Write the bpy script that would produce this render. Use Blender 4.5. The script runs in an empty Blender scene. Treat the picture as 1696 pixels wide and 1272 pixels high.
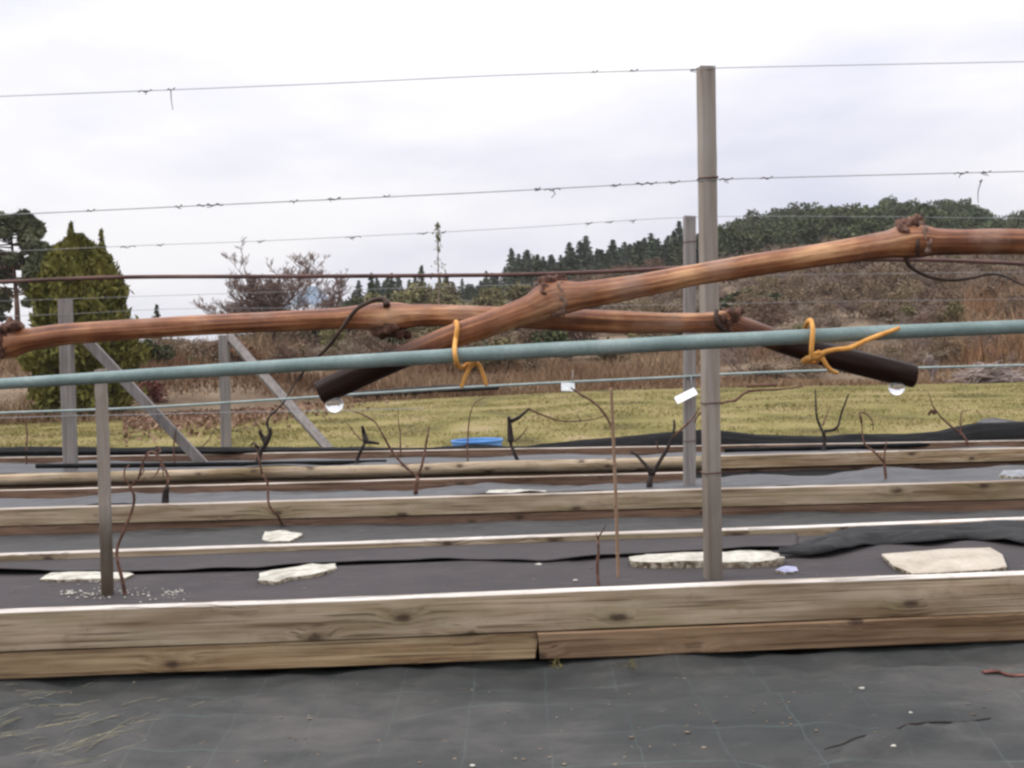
import bpy, math, random
import numpy as np
from mathutils import Vector, Matrix, noise as mnoise

S = bpy.context.scene
COL = S.collection
random.seed(11)
NR = np.random.default_rng(11)

# ------------------------------------------------------------------ camera
W_PX, H_PX = 1696.0, 1272.0
HFOV = 50.0
F = (W_PX / 2) / math.tan(math.radians(HFOV / 2))
CAM_Z = 0.77
PITCH = math.atan((H_PX / 2 - 590.0) / F)      # looking slightly down
ROLL = math.radians(2.0)
cam_d = bpy.data.cameras.new('camera')
cam_d.sensor_width = 36.0
cam_d.lens = 18.0 / math.tan(math.radians(HFOV / 2))
cam_d.clip_start = 0.02
cam_d.clip_end = 5000
cam = bpy.data.objects.new('camera', cam_d)
COL.objects.link(cam)
MC = Matrix.Rotation(math.pi / 2 - PITCH, 4, 'X') @ Matrix.Rotation(-ROLL, 4, 'Z')
cam.matrix_world = Matrix.Translation((0, 0, CAM_Z)) @ MC
S.camera = cam

# ------------------------------------------------------------------ world, sun, exposure
SUN_EL, SUN_AZ = math.radians(45), math.radians(-98)     # azimuth measured from +Y towards +X
world = bpy.data.worlds.new('World')
S.world = world
world.use_nodes = True
wn, wl = world.node_tree.nodes, world.node_tree.links
wn.clear()
wout = wn.new('ShaderNodeOutputWorld')
sky = wn.new('ShaderNodeTexSky'); sky.sky_type = 'NISHITA'; sky.sun_disc = False
sky.sun_elevation = SUN_EL; sky.sun_rotation = SUN_AZ
bg_sky = wn.new('ShaderNodeBackground'); bg_sky.inputs[1].default_value = 0.10
wl.new(sky.outputs[0], bg_sky.inputs[0])
# overcast: cloud sheet brightness after the usual overcast law, soft streaks of grey cloud base
tc = wn.new('ShaderNodeTexCoord')
sep = wn.new('ShaderNodeSeparateXYZ'); wl.new(tc.outputs['Generated'], sep.inputs[0])
mp = wn.new('ShaderNodeMapping'); mp.inputs['Scale'].default_value = (1.5, 1.5, 5.0)
mp.inputs['Rotation'].default_value = (0.0, 0.22, 0.0)
mp.inputs['Location'].default_value = (0.35, 0.0, 0.4)
wl.new(tc.outputs['Generated'], mp.inputs[0])
nz = wn.new('ShaderNodeTexNoise'); nz.inputs['Scale'].default_value = 1.6
nz.inputs['Detail'].default_value = 5; nz.inputs['Roughness'].default_value = 0.5
wl.new(mp.outputs[0], nz.inputs['Vector'])
rp = wn.new('ShaderNodeValToRGB')
rp.color_ramp.elements[0].position = 0.36; rp.color_ramp.elements[0].color = (0.79, 0.80, 0.94, 1)
rp.color_ramp.elements[1].position = 0.60; rp.color_ramp.elements[1].color = (1.08, 1.06, 1.08, 1)
wl.new(nz.outputs[0], rp.inputs[0])
el = wn.new('ShaderNodeMath'); el.operation = 'MULTIPLY_ADD'
el.inputs[1].default_value = 2.0; el.inputs[2].default_value = 0.88
mx0 = wn.new('ShaderNodeMath'); mx0.operation = 'MAXIMUM'; mx0.inputs[1].default_value = 0.0
wl.new(sep.outputs[2], mx0.inputs[0]); sq = wn.new('ShaderNodeMath'); sq.operation = 'POWER'; sq.inputs[1].default_value = 1.7
wl.new(mx0.outputs[0], sq.inputs[0]); wl.new(sq.outputs[0], el.inputs[0])
bg_cl = wn.new('ShaderNodeBackground')
wl.new(rp.outputs[0], bg_cl.inputs[0]); wl.new(el.outputs[0], bg_cl.inputs[1])
mxs = wn.new('ShaderNodeMixShader'); mxs.inputs[0].default_value = 0.94
wl.new(bg_sky.outputs[0], mxs.inputs[1]); wl.new(bg_cl.outputs[0], mxs.inputs[2])
wl.new(mxs.outputs[0], wout.inputs[0])

sun_d = bpy.data.lights.new('sun', 'SUN')
sun_d.energy = 1.5; sun_d.angle = math.radians(18); sun_d.color = (1.0, 0.95, 0.88)
sun = bpy.data.objects.new('sun', sun_d); COL.objects.link(sun)
sdir = Vector((math.sin(SUN_AZ) * math.cos(SUN_EL), math.cos(SUN_AZ) * math.cos(SUN_EL), math.sin(SUN_EL)))
sun.rotation_euler = sdir.to_track_quat('Z', 'Y').to_euler()

vs = S.view_settings
vs.view_transform = 'Standard'; vs.look = 'None'; vs.gamma = 1.0; vs.use_curve_mapping = False
vs.exposure = 0.0
S.cycles.filter_width = 2.6
S.cycles.use_denoising = True
S.cycles.max_bounces = 8
S.cycles.transparent_max_bounces = 8

HAZE = 0.00030
# ------------------------------------------------------------------ placing helpers
R3 = MC.to_3x3()
CAMP = Vector((0, 0, CAM_Z))
def ray(px, py):
    return R3 @ Vector(((px - W_PX / 2) / F, -(py - H_PX / 2) / F, -1.0))
def P(px, py, d):
    r = ray(px, py)
    return CAMP + r * (d / r.y)
def G(px, py, z):
    r = ray(px, py)
    return CAMP + r * ((z - CAM_Z) / r.z)
def hor(px):
    return 590.0 - (px - 848.0) * math.tan(ROLL)
def px_m(d):           # metres per photo pixel at depth d
    return d / F
def n3(v, s=1.0, seed=0.0):
    return mnoise.noise(Vector((v[0] * s + seed, v[1] * s - seed, v[2] * s + 2 * seed)))
def sstep(a, b, x):
    t = min(1, max(0, (x - a) / (b - a))); return t * t * (3 - 2 * t)
def interp(pts, x):
    xs = [p[0] for p in pts]; ys = [p[1] for p in pts]
    return float(np.interp(x, xs, ys))

# ------------------------------------------------------------------ object helpers
def tag(o, label=None, cat=None, group=None, kind=None):
    if label: o['label'] = label
    if cat: o['category'] = cat
    if group: o['group'] = group
    if kind: o['kind'] = kind
    return o
def empty(name, loc, label=None, cat=None, group=None):
    o = bpy.data.objects.new(name, None); COL.objects.link(o); o.location = loc
    o.empty_display_size = 0.05
    return tag(o, label, cat, group)

class MB:
    def __init__(s):
        s.v = []; s.f = []; s.uv = []; s.mi = []; s.w = []; s.sm = []
    def face(s, idx, uvs=None, mi=0, smooth=True):
        s.f.append(tuple(idx)); s.uv.append(uvs or [(0, 0)] * len(idx)); s.mi.append(mi); s.sm.append(smooth)
    def vert(s, co, w=0.0):
        s.v.append(tuple(co)); s.w.append(w); return len(s.v) - 1
    def build(s, name, mats, parent=None, loc=None, mat=None):
        if not isinstance(mats, (list, tuple)): mats = [mats]
        me = bpy.data.meshes.new(name)
        org = Vector(loc) if loc is not None else Vector((0, 0, 0))
        if parent is not None and loc is None:
            org = parent.location.copy()
        vv = [(a[0] - org.x, a[1] - org.y, a[2] - org.z) for a in s.v]
        me.from_pydata(vv, [], s.f)
        uvl = me.uv_layers.new(name='UVMap')
        flat = [c for f in s.uv for u in f for c in u]
        uvl.data.foreach_set('uv', flat)
        me.polygons.foreach_set('material_index', s.mi)
        me.polygons.foreach_set('use_smooth', s.sm)
        if any(s.w):
            at = me.attributes.new('wet', 'FLOAT', 'POINT'); at.data.foreach_set('value', s.w)
        for m in mats: me.materials.append(m)
        me.update()
        o = bpy.data.objects.new(name, me); COL.objects.link(o)
        if parent is not None: o.parent = parent
        else: o.location = org
        return o

def smooth_path(pts, rad, step):
    P_ = [Vector(p) for p in pts]
    out, rr, ww = [], [], []
    n = len(P_)
    for i in range(n - 1):
        p0 = P_[max(0, i - 1)]; p1 = P_[i]; p2 = P_[i + 1]; p3 = P_[min(n - 1, i + 2)]
        k = max(1, int((p2 - p1).length / step))
        for j in range(k):
            t = j / k
            t2, t3 = t * t, t * t * t
            q = 0.5 * ((2 * p1) + (p2 - p0) * t + (2 * p0 - 5 * p1 + 4 * p2 - p3) * t2 + (3 * p1 - p0 - 3 * p2 + p3) * t3)
            out.append(q); rr.append(rad[i] * (1 - t) + rad[i + 1] * t)
    out.append(P_[-1]); rr.append(rad[-1])
    return out, rr

def tube(mb, pts, rad, seg=8, step=None, rough=0.0, wet=None, mi=0, seed=0.0, capround=False, flat=1.0):
    """swept tube through pts; rad a number or one per point; wet: function of the fraction along"""
    if not isinstance(rad, (list, tuple)): rad = [rad] * len(pts)
    if step is None:
        L = sum((Vector(pts[i + 1]) - Vector(pts[i])).length for i in range(len(pts) - 1)); step = max(L / 24, 1e-4)
    ps, rs = smooth_path(pts, rad, step)
    n = len(ps)
    T = [(ps[min(n - 1, i + 1)] - ps[max(0, i - 1)]).normalized() for i in range(n)]
    up = Vector((0, 0, 1)) if abs(T[0].z) < 0.9 else Vector((1, 0, 0))
    N = (up - T[0] * up.dot(T[0])).normalized()
    base = len(mb.v); acc = 0.0; U = []
    for i in range(n):
        if i:
            acc += (ps[i] - ps[i - 1]).length
            N = (N - T[i] * N.dot(T[i])).normalized()
        B = T[i].cross(N)
        U.append(acc)
        w = wet(i / (n - 1)) if wet else 0.0
        for k in range(seg):
            a = 2 * math.pi * k / seg
            r = rs[i]
            if rough:
                r *= 1 + rough * mnoise.noise(Vector((math.cos(a) * 1.6 + seed, math.sin(a) * 1.6, acc / max(rs[i], 1e-5) * 0.18))) \
                       + rough * 0.5 * mnoise.noise(Vector((math.cos(a) * 4 + seed, math.sin(a) * 4, acc / max(rs[i], 1e-5) * 0.05)))
            mb.vert(ps[i] + (N * math.cos(a) * flat + B * math.sin(a)) * r, w)
    for i in range(n - 1):
        for k in range(seg):
            k2 = (k + 1) % seg
            a, b, c, d = base + i * seg + k, base + i * seg + k2, base + (i + 1) * seg + k2, base + (i + 1) * seg + k
            mb.face((a, b, c, d), [(U[i], k / seg), (U[i], (k + 1) / seg), (U[i + 1], (k + 1) / seg), (U[i + 1], k / seg)], mi)
    for e, i in ((0, 0), (1, n - 1)):
        ring = [base + i * seg + k for k in range(seg)]
        if e == 0: ring.reverse()
        mb.face(ring, [(U[i] + 0.001 * q, 0.5) for q in range(seg)], mi, smooth=False)
    return ps

def lump(mb, c, r, sq=(1, 1, 1), nz_=0.3, seed=0.0, seg=10, mi=0, w=0.0, rot=None):
    base = len(mb.v); c = Vector(c)
    R_ = seg; H_ = max(4, seg // 2 + 1)
    for i in range(H_ + 1):
        th = math.pi * i / H_
        for k in range(R_):
            ph = 2 * math.pi * k / R_
            d = Vector((math.sin(th) * math.cos(ph), math.sin(th) * math.sin(ph), math.cos(th)))
            q = r * (1 + nz_ * mnoise.noise(d * 1.7 + Vector((seed, seed * 2, -seed))))
            v = Vector((d.x * sq[0], d.y * sq[1], d.z * sq[2])) * q
            if rot is not None: v = rot @ v
            mb.vert(c + v, w)
    for i in range(H_):
        for k in range(R_):
            k2 = (k + 1) % R_
            mb.face((base + i * R_ + k, base + (i + 1) * R_ + k, base + (i + 1) * R_ + k2, base + i * R_ + k2),
                    [(k / R_ * .02, i / H_)] * 4, mi)

def grid(mb, nx, ny, fn, mi=0):
    base = len(mb.v)
    for j in range(ny + 1):
        for i in range(nx + 1):
            mb.vert(fn(i / nx, j / ny))
    for j in range(ny):
        for i in range(nx):
            a = base + j * (nx + 1) + i
            mb.face((a, a + 1, a + nx + 2, a + nx + 1), [(i / nx, j / ny)] * 4, mi)

def np_mesh(name, verts, faces, mats, parent=None, loc=(0, 0, 0), mi=None, smooth=False):
    me = bpy.data.meshes.new(name)
    nv, nf, k = len(verts), len(faces), faces.shape[1]
    me.vertices.add(nv); me.vertices.foreach_set('co', np.ascontiguousarray(verts, dtype=np.float32).ravel())
    me.loops.add(nf * k); me.loops.foreach_set('vertex_index', np.ascontiguousarray(faces, dtype=np.int32).ravel())
    me.polygons.add(nf); me.polygons.foreach_set('loop_start', np.arange(0, nf * k, k, dtype=np.int32))
    me.polygons.foreach_set('loop_total', np.full(nf, k, dtype=np.int32))
    if mi is not None: me.polygons.foreach_set('material_index', np.asarray(mi, dtype=np.int32))
    if not isinstance(mats, (list, tuple)): mats = [mats]
    for m in mats: me.materials.append(m)
    me.update(); me.validate()
    o = bpy.data.objects.new(name, me); COL.objects.link(o)
    if parent is not None: o.parent = parent
    else: o.location = loc
    return o

def leaf_quads(C, size, aspect=1.0, up=0.0, axis=None, jit=0.35):
    """little quads of given half size round centres C (n,3); axis (n,3): long direction"""
    n = len(C)
    A = NR.normal(size=(n, 3)) if axis is None else axis + jit * NR.normal(size=(n, 3))
    A /= np.linalg.norm(A, axis=1)[:, None] + 1e-9
    Bv = NR.normal(size=(n, 3)); Bv[:, 2] *= (1 - up)
    Bv -= A * (A * Bv).sum(1)[:, None]
    Bv /= np.linalg.norm(Bv, axis=1)[:, None] + 1e-9
    s = size * NR.uniform(0.6, 1.35, (n, 1))
    A = A * s * aspect; Bv = Bv * s
    V = np.stack([C - A - Bv * .35, C - A * .1 + Bv - A * .2, C + A * 1.1, C + A * .1 - Bv], 1).reshape(-1, 3)
    Fc = np.arange(n * 4).reshape(n, 4)
    return V, Fc

# ------------------------------------------------------------------ materials
def nd(nt, t, **kw):
    n = nt.nodes.new(t)
    for k, v in kw.items(): setattr(n, k, v)
    return n
def ramp(nt, stops):
    r = nt.nodes.new('ShaderNodeValToRGB'); e = r.color_ramp.elements
    while len(e) < len(stops): e.new(0.5)
    for i, (p, c) in enumerate(stops):
        e[i].position = p; e[i].color = (*c, 1) if len(c) == 3 else c
    return r
def newmat(name, rough=0.7, spec=0.3):
    m = bpy.data.materials.new(name); m.use_nodes = True
    nt = m.node_tree
    b = nt.nodes['Principled BSDF']
    b.inputs['Roughness'].default_value = rough
    b.inputs['Specular IOR Level'].default_value = spec
    return m, nt, b
def coords(nt, kind='Object', scale=(1, 1, 1), rot=(0, 0, 0)):
    t = nd(nt, 'ShaderNodeTexCoord'); mpn = nd(nt, 'ShaderNodeMapping')
    mpn.inputs['Scale'].default_value = scale; mpn.inputs['Rotation'].default_value = rot
    nt.links.new(t.outputs[kind], mpn.inputs[0])
    return mpn.outputs[0]
def noise_n(nt, vec, scale, detail=4, rough=0.55, dist=0.0):
    n = nd(nt, 'ShaderNodeTexNoise')
    n.inputs['Scale'].default_value = scale; n.inputs['Detail'].default_value = detail
    n.inputs['Roughness'].default_value = rough; n.inputs['Distortion'].default_value = dist
    nt.links.new(vec, n.inputs['Vector'])
    return n.outputs[0]
def mixc(nt, fac, a, b, mode='MIX'):
    m = nd(nt, 'ShaderNodeMix', data_type='RGBA', blend_type=mode)
    for sock, v in ((m.inputs[0], fac), (m.inputs[6], a), (m.inputs[7], b)):
        if hasattr(v, 'links') or hasattr(v, 'is_linked'): nt.links.new(v, sock)
        elif isinstance(v, (int, float)): sock.default_value = v
        else: sock.default_value = (*v, 1)
    return m.outputs[2]
def math_n(nt, op, a, b=None, c=None):
    m = nd(nt, 'ShaderNodeMath', operation=op)
    for i, v in enumerate((a, b, c)):
        if v is None: continue
        if isinstance(v, (int, float)): m.inputs[i].default_value = v
        else: nt.links.new(v, m.inputs[i])
    return m.outputs[0]
def bump(nt, bsdf, h, strength=0.3, dist=0.01):
    b = nd(nt, 'ShaderNodeBump'); b.inputs['Strength'].default_value = strength; b.inputs['Distance'].default_value = dist
    nt.links.new(h, b.inputs['Height']); nt.links.new(b.outputs[0], bsdf.inputs['Normal'])

def mottled(name, stops, scale=8, stretch=(1, 1, 1), rough=0.7, spec=0.3, detail=5, kind='Object', bmp=0.0, bdist=0.01, per_obj=0.0, fine=None):
    m, nt, b = newmat(name, rough, spec)
    v = coords(nt, kind, stretch)
    f = noise_n(nt, v, scale, detail)
    r = ramp(nt, stops); nt.links.new(f, r.inputs[0])
    c = r.outputs[0]
    if fine:
        f2 = noise_n(nt, v, fine[0], 3)
        r2 = ramp(nt, [(0.3, (1 - fine[1],) * 3), (0.7, (1 + fine[1],) * 3)]); nt.links.new(f2, r2.inputs[0])
        c = mixc(nt, 1.0, c, r2.outputs[0], 'MULTIPLY')
    if per_obj:
        oi = nd(nt, 'ShaderNodeObjectInfo')
        hs = nd(nt, 'ShaderNodeHueSaturation')
        nt.links.new(math_n(nt, 'MULTIPLY_ADD', oi.outputs['Random'], per_obj * 2, 1 - per_obj), hs.inputs['Value'])
        nt.links.new(math_n(nt, 'MULTIPLY_ADD', oi.outputs['Random'], 0.04, 0.48), hs.inputs['Hue'])
        nt.links.new(c, hs.inputs['Color']); c = hs.outputs[0]
    nt.links.new(c, b.inputs['Base Color'])
    if bmp: bump(nt, b, f, bmp, bdist)
    return m

def leafmat(name, c0, c1, c2, scale=2.0, per_obj=0.12):
    m = mottled(name, [(0.3, c0), (0.5, c1), (0.72, c2)], scale=scale, rough=0.8, spec=0.15, per_obj=per_obj, detail=6)
    b = m.node_tree.nodes['Principled BSDF']
    b.inputs['Subsurface Weight'].default_value = 0.0
    return m

def woodmat(name, dark, mid, pale, knots=True, green=0.0, sc=1.0):
    """grain runs along local X"""
    m, nt, b = newmat(name, 0.75, 0.25)
    tcn = nd(nt, 'ShaderNodeTexCoord'); oi = nd(nt, 'ShaderNodeObjectInfo')
    add = nd(nt, 'ShaderNodeVectorMath', operation='ADD')
    nt.links.new(tcn.outputs['Object'], add.inputs[0]); 
    cmb = nd(nt, 'ShaderNodeCombineXYZ'); nt.links.new(math_n(nt, 'MULTIPLY', oi.outputs['Random'], 37.0), cmb.inputs[0])
    nt.links.new(cmb.outputs[0], add.inputs[1])
    def mapped(s):
        q = nd(nt, 'ShaderNodeMapping'); q.inputs['Scale'].default_value = s
        nt.links.new(add.outputs[0], q.inputs[0]); return q.outputs[0]
    # knots: sparse cells in the plane of the face; the grain bends round them
    sx = nd(nt, 'ShaderNodeSeparateXYZ'); nt.links.new(add.outputs[0], sx.inputs[0])
    cv = nd(nt, 'ShaderNodeCombineXYZ')
    nt.links.new(math_n(nt, 'MULTIPLY', sx.outputs[0], 4.2 * sc), cv.inputs[0])
    nt.links.new(math_n(nt, 'MULTIPLY', sx.outputs[2], 8.5 * sc), cv.inputs[1])
    vor = nd(nt, 'ShaderNodeTexVoronoi', voronoi_dimensions='2D'); vor.inputs['Scale'].default_value = 1.0
    nt.links.new(cv.outputs[0], vor.inputs['Vector'])
    kd = vor.outputs['Distance']
    sepc = nd(nt, 'ShaderNodeSeparateColor'); nt.links.new(vor.outputs['Color'], sepc.inputs[0])
    on = math_n(nt, 'GREATER_THAN', sepc.outputs[0], 0.66)
    swirl = nd(nt, 'ShaderNodeMapRange', interpolation_type='SMOOTHSTEP'); swirl.inputs[1].default_value = 0.0; swirl.inputs[2].default_value = 0.55
    swirl.inputs[3].default_value = 1.0; swirl.inputs[4].default_value = 0.0
    nt.links.new(kd, swirl.inputs[0])
    bend = math_n(nt, 'MULTIPLY', math_n(nt, 'MULTIPLY', swirl.outputs[0], on), 0.018)
    gx = nd(nt, 'ShaderNodeCombineXYZ')
    nt.links.new(sx.outputs[0], gx.inputs[0]); nt.links.new(math_n(nt, 'ADD', sx.outputs[1], bend), gx.inputs[1]); nt.links.new(math_n(nt, 'ADD', sx.outputs[2], bend), gx.inputs[2])
    def gmap(sv):
        q = nd(nt, 'ShaderNodeMapping'); q.inputs['Scale'].default_value = sv
        nt.links.new(gx.outputs[0], q.inputs[0]); return q.outputs[0]
    g = noise_n(nt, gmap((1.1 * sc, 34 * sc, 75 * sc)), 1.0, 6, 0.65, 0.3)
    g2 = noise_n(nt, gmap((2.6 * sc, 10 * sc, 26 * sc)), 1.0, 4, 0.6)
    gg = math_n(nt, 'ADD', math_n(nt, 'MULTIPLY', g, 0.6), math_n(nt, 'MULTIPLY', g2, 0.4))
    r = ramp(nt, [(0.37, dark), (0.47, mid), (0.59, pale)]); nt.links.new(gg, r.inputs[0])
    c = r.outputs[0]
    big = noise_n(nt, mapped((0.8 * sc, 3 * sc, 7 * sc)), 1.0, 4)
    rb = ramp(nt, [(0.35, (0.55, 0.47, 0.38)), (0.5, (1, 1, 1)), (0.66, (1.2, 1.17, 1.14))]); nt.links.new(big, rb.inputs[0])
    c = mixc(nt, 1.0, c, rb.outputs[0], 'MULTIPLY')
    if green:
        gn = noise_n(nt, mapped((1.5 * sc, 3 * sc, 7 * sc)), 1.3, 4)
        rg = ramp(nt, [(0.5, (0, 0, 0)), (0.72, (green, green, green))]); nt.links.new(gn, rg.inputs[0])
        c = mixc(nt, rg.outputs[0], c, (0.15, 0.145, 0.045))
    ck = noise_n(nt, gmap((1.7 * sc, 60 * sc, 130 * sc)), 1.0, 3, 0.5)
    rck = ramp(nt, [(0.35, (0.7,) * 3), (0.41, (0, 0, 0))]); nt.links.new(ck, rck.inputs[0])
    c = mixc(nt, rck.outputs[0], c, (0.055, 0.035, 0.020))
    sp = noise_n(nt, mapped((7 * sc, 9 * sc, 10 * sc)), 1.0, 6, 0.7)
    rsp = ramp(nt, [(0.54, (0, 0, 0)), (0.70, (0.45,) * 3)]); nt.links.new(sp, rsp.inputs[0])
    c = mixc(nt, rsp.outputs[0], c, (0.13, 0.088, 0.052))
    if knots:
        wob = math_n(nt, 'MULTIPLY_ADD', math_n(nt, 'SUBTRACT', noise_n(nt, mapped((30, 30, 30)), 1.0, 3), 0.5), 0.16, kd)
        rk = ramp(nt, [(0.05, (1, 1, 1)), (0.09, (0.7, 0.7, 0.7)), (0.14, (0.22, 0.22, 0.22)), (0.26, (0, 0, 0))]); nt.links.new(wob, rk.inputs[0])
        kf = math_n(nt, 'MULTIPLY', rk.outputs[0], on)
        c = mixc(nt, math_n(nt, 'MULTIPLY', kf, 0.9), c, (0.050, 0.030, 0.018))
    nt.links.new(c, b.inputs['Base Color'])
    bump(nt, b, gg, 0.45, 0.004)
    return m

M = {}
M['board'] = woodmat('weathered_board', (0.165, 0.115, 0.068), (0.295, 0.225, 0.145), (0.390, 0.315, 0.222), green=0.45)
M['board_brown'] = woodmat('damp_board', (0.075, 0.040, 0.020), (0.175, 0.108, 0.060), (0.26, 0.175, 0.105), green=0.15)
M['board_tan'] = woodmat('damp_tan_board', (0.085, 0.048, 0.022), (0.225, 0.15, 0.080), (0.34, 0.255, 0.15), green=0.2)
M['board_red'] = woodmat('red_brown_board', (0.055, 0.032, 0.021), (0.13, 0.075, 0.048), (0.20, 0.125, 0.085), green=0.05)
M['board_orange'] = woodmat('orange_tan_board', (0.15, 0.09, 0.04), (0.32, 0.22, 0.12), (0.45, 0.36, 0.25), green=0.1)
M['board_top'] = woodmat('bleached_lit_board_top', (0.34, 0.30, 0.26), (0.53, 0.485, 0.43), (0.66, 0.62, 0.57), knots=False)  # top faces paler: weathered silver wood, with skylight brightness put into the colour
M['board_top_dull'] = woodmat('dull_lit_board_top', (0.22, 0.18, 0.14), (0.38, 0.325, 0.27), (0.52, 0.465, 0.40), knots=False)  # weaker version for the farther beds, light on the top also in the colour
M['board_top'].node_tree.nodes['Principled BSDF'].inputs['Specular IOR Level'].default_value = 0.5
M['post'] = None
def postmat(name, dark, mid, pale):
    m, nt, b = newmat(name, 0.8, 0.2)
    v = coords(nt, 'Object', (40, 40, 2.2))
    f = noise_n(nt, v, 1.0, 6, 0.6, 0.3)
    v2 = coords(nt, 'Object', (6, 6, 1.6)); f2 = noise_n(nt, v2, 1.0, 4)
    r = ramp(nt, [(0.3, dark), (0.5, mid), (0.7, pale)])
    nt.links.new(math_n(nt, 'ADD', math_n(nt, 'MULTIPLY', f, 0.6), math_n(nt, 'MULTIPLY', f2, 0.4)), r.inputs[0])
    at = nd(nt, 'ShaderNodeAttribute', attribute_name='wet')
    wf = math_n(nt, 'MULTIPLY', at.outputs['Fac'], math_n(nt, 'MULTIPLY_ADD', f2, 1.2, 0.25))
    c = mixc(nt, math_n(nt, 'MINIMUM', wf, 1.0), r.outputs[0], (0.050, 0.034, 0.018))
    nt.links.new(c, b.inputs['Base Color'])
    bump(nt, b, f, 0.3, 0.004)
    return m
M['post'] = postmat('grey_post_wood', (0.16, 0.13, 0.10), (0.27, 0.232, 0.195), (0.36, 0.33, 0.29))
M['post_pale'] = postmat('pale_grey_post_wood', (0.12, 0.106, 0.096), (0.22, 0.198, 0.182), (0.32, 0.295, 0.275))
M['bamboo'] = postmat('bamboo', (0.16, 0.10, 0.062), (0.26, 0.17, 0.11), (0.33, 0.24, 0.165))

def cane_mat(name, wetcol=(0.021, 0.0105, 0.008)):
    m, nt, b = newmat(name, 0.48, 0.28)
    tcn = nd(nt, 'ShaderNodeTexCoord'); mpn = nd(nt, 'ShaderNodeMapping')
    mpn.inputs['Scale'].default_value = (7, 14, 1); nt.links.new(tcn.outputs['UV'], mpn.inputs[0])
    f = noise_n(nt, mpn.outputs[0], 1.0, 6, 0.62, 0.35)
    mp2 = nd(nt, 'ShaderNodeMapping'); mp2.inputs['Scale'].default_value = (26, 46, 1); nt.links.new(tcn.outputs['UV'], mp2.inputs[0])
    f2 = noise_n(nt, mp2.outputs[0], 1.0, 4)
    v3 = coords(nt, 'Object', (1, 1, 1)); f3 = noise_n(nt, v3, 30, 5, 0.6)
    ff = math_n(nt, 'ADD', math_n(nt, 'ADD', math_n(nt, 'MULTIPLY', f, 0.46), math_n(nt, 'MULTIPLY', f2, 0.18)), math_n(nt, 'MULTIPLY', f3, 0.36))
    r = ramp(nt, [(0.38, (0.045, 0.014, 0.007)), (0.455, (0.150, 0.051, 0.021)), (0.52, (0.290, 0.118, 0.049)), (0.60, (0.55, 0.31, 0.150))])
    nt.links.new(ff, r.inputs[0])
    # grey weathered skin in patches, and small dark lenticels drawn out along the cane
    gp = noise_n(nt, v3, 48, 4, 0.6); rgp = ramp(nt, [(0.52, (0, 0, 0)), (0.70, (.55,) * 3)]); nt.links.new(gp, rgp.inputs[0])
    c0 = mixc(nt, rgp.outputs[0], r.outputs[0], (0.30, 0.19, 0.135))
    mp3 = nd(nt, 'ShaderNodeMapping'); mp3.inputs['Scale'].default_value = (75, 19, 1); nt.links.new(tcn.outputs['UV'], mp3.inputs[0])
    vo = nd(nt, 'ShaderNodeTexVoronoi', voronoi_dimensions='2D'); vo.inputs['Scale'].default_value = 1.0; nt.links.new(mp3.outputs[0], vo.inputs['Vector'])
    rl = ramp(nt, [(0.08, (.38,) * 3), (0.20, (0, 0, 0))]); nt.links.new(vo.outputs['Distance'], rl.inputs[0])
    c0 = mixc(nt, rl.outputs[0], c0, (0.06, 0.022, 0.012))
    at = nd(nt, 'ShaderNodeAttribute', attribute_name='wet')
    wf = math_n(nt, 'ADD', math_n(nt, 'MULTIPLY', at.outputs['Fac'], 1.35), math_n(nt, 'MULTIPLY', math_n(nt, 'SUBTRACT', f, 0.5), math_n(nt, 'MULTIPLY', at.outputs['Fac'], 0.6)))
    wf = math_n(nt, 'MINIMUM', math_n(nt, 'MAXIMUM', wf, 0.0), 1.0)
    c = mixc(nt, wf, c0, wetcol)
    nt.links.new(math_n(nt, 'MULTIPLY_ADD', wf, -0.22, 0.34), b.inputs['Specular IOR Level'])
    nt.links.new(c, b.inputs['Base Color'])
    nt.links.new(math_n(nt, 'MULTIPLY_ADD', wf, -0.06, 0.48), b.inputs['Roughness'])
    bump(nt, b, ff, 0.55, 0.0012)
    return m
M['cane'] = cane_mat('red_brown_cane_bark')
M['scar'] = mottled('dark_bud_scale', [(0.36, (0.035, 0.016, 0.011)), (0.54, (0.11, 0.052, 0.034)), (0.72, (0.24, 0.15, 0.11))], scale=330, rough=0.85, bmp=0.5, bdist=0.0015)
M['scale'] = mottled('grey_bud_scale', [(0.34, (0.10, 0.055, 0.035)), (0.52, (0.22, 0.14, 0.10)), (0.70, (0.38, 0.29, 0.24))], scale=300, rough=0.85, bmp=0.4, bdist=0.0012)
M['tendril'] = mottled('dry_tendril', [(0.3, (0.020, 0.012, 0.008)), (0.7, (0.065, 0.036, 0.022))], scale=200, rough=0.6)
M['hose'] = mottled('green_plastic_sleeve', [(0.3, (0.130, 0.185, 0.175)), (0.5, (0.185, 0.250, 0.237)), (0.7, (0.255, 0.315, 0.30))], scale=40, rough=0.5, spec=0.3, fine=(700, 0.12), bmp=0.1, bdist=0.0004)
M['tie'] = mottled('orange_twine', [(0.3, (0.52, 0.23, 0.045)), (0.7, (0.72, 0.38, 0.10))], scale=300, rough=0.6, bmp=0.4, bdist=0.0006)
M['wire'] = mottled('galvanised_wire', [(0.3, (0.20, 0.20, 0.20)), (0.7, (0.36, 0.36, 0.36))], scale=30, rough=0.55, spec=0.4)
M['rust_wire'] = mottled('rusty_wire', [(0.3, (0.055, 0.030, 0.025)), (0.7, (0.16, 0.085, 0.07))], scale=40, rough=0.7)
M['drip'] = mottled('grey_green_pipe', [(0.3, (0.20, 0.25, 0.23)), (0.7, (0.33, 0.38, 0.35))], scale=9, rough=0.5)
M['vine'] = mottled('vine_bark', [(0.3, (0.045, 0.022, 0.015)), (0.5, (0.12, 0.058, 0.038)), (0.7, (0.20, 0.11, 0.075))], scale=40, rough=0.85)
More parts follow.
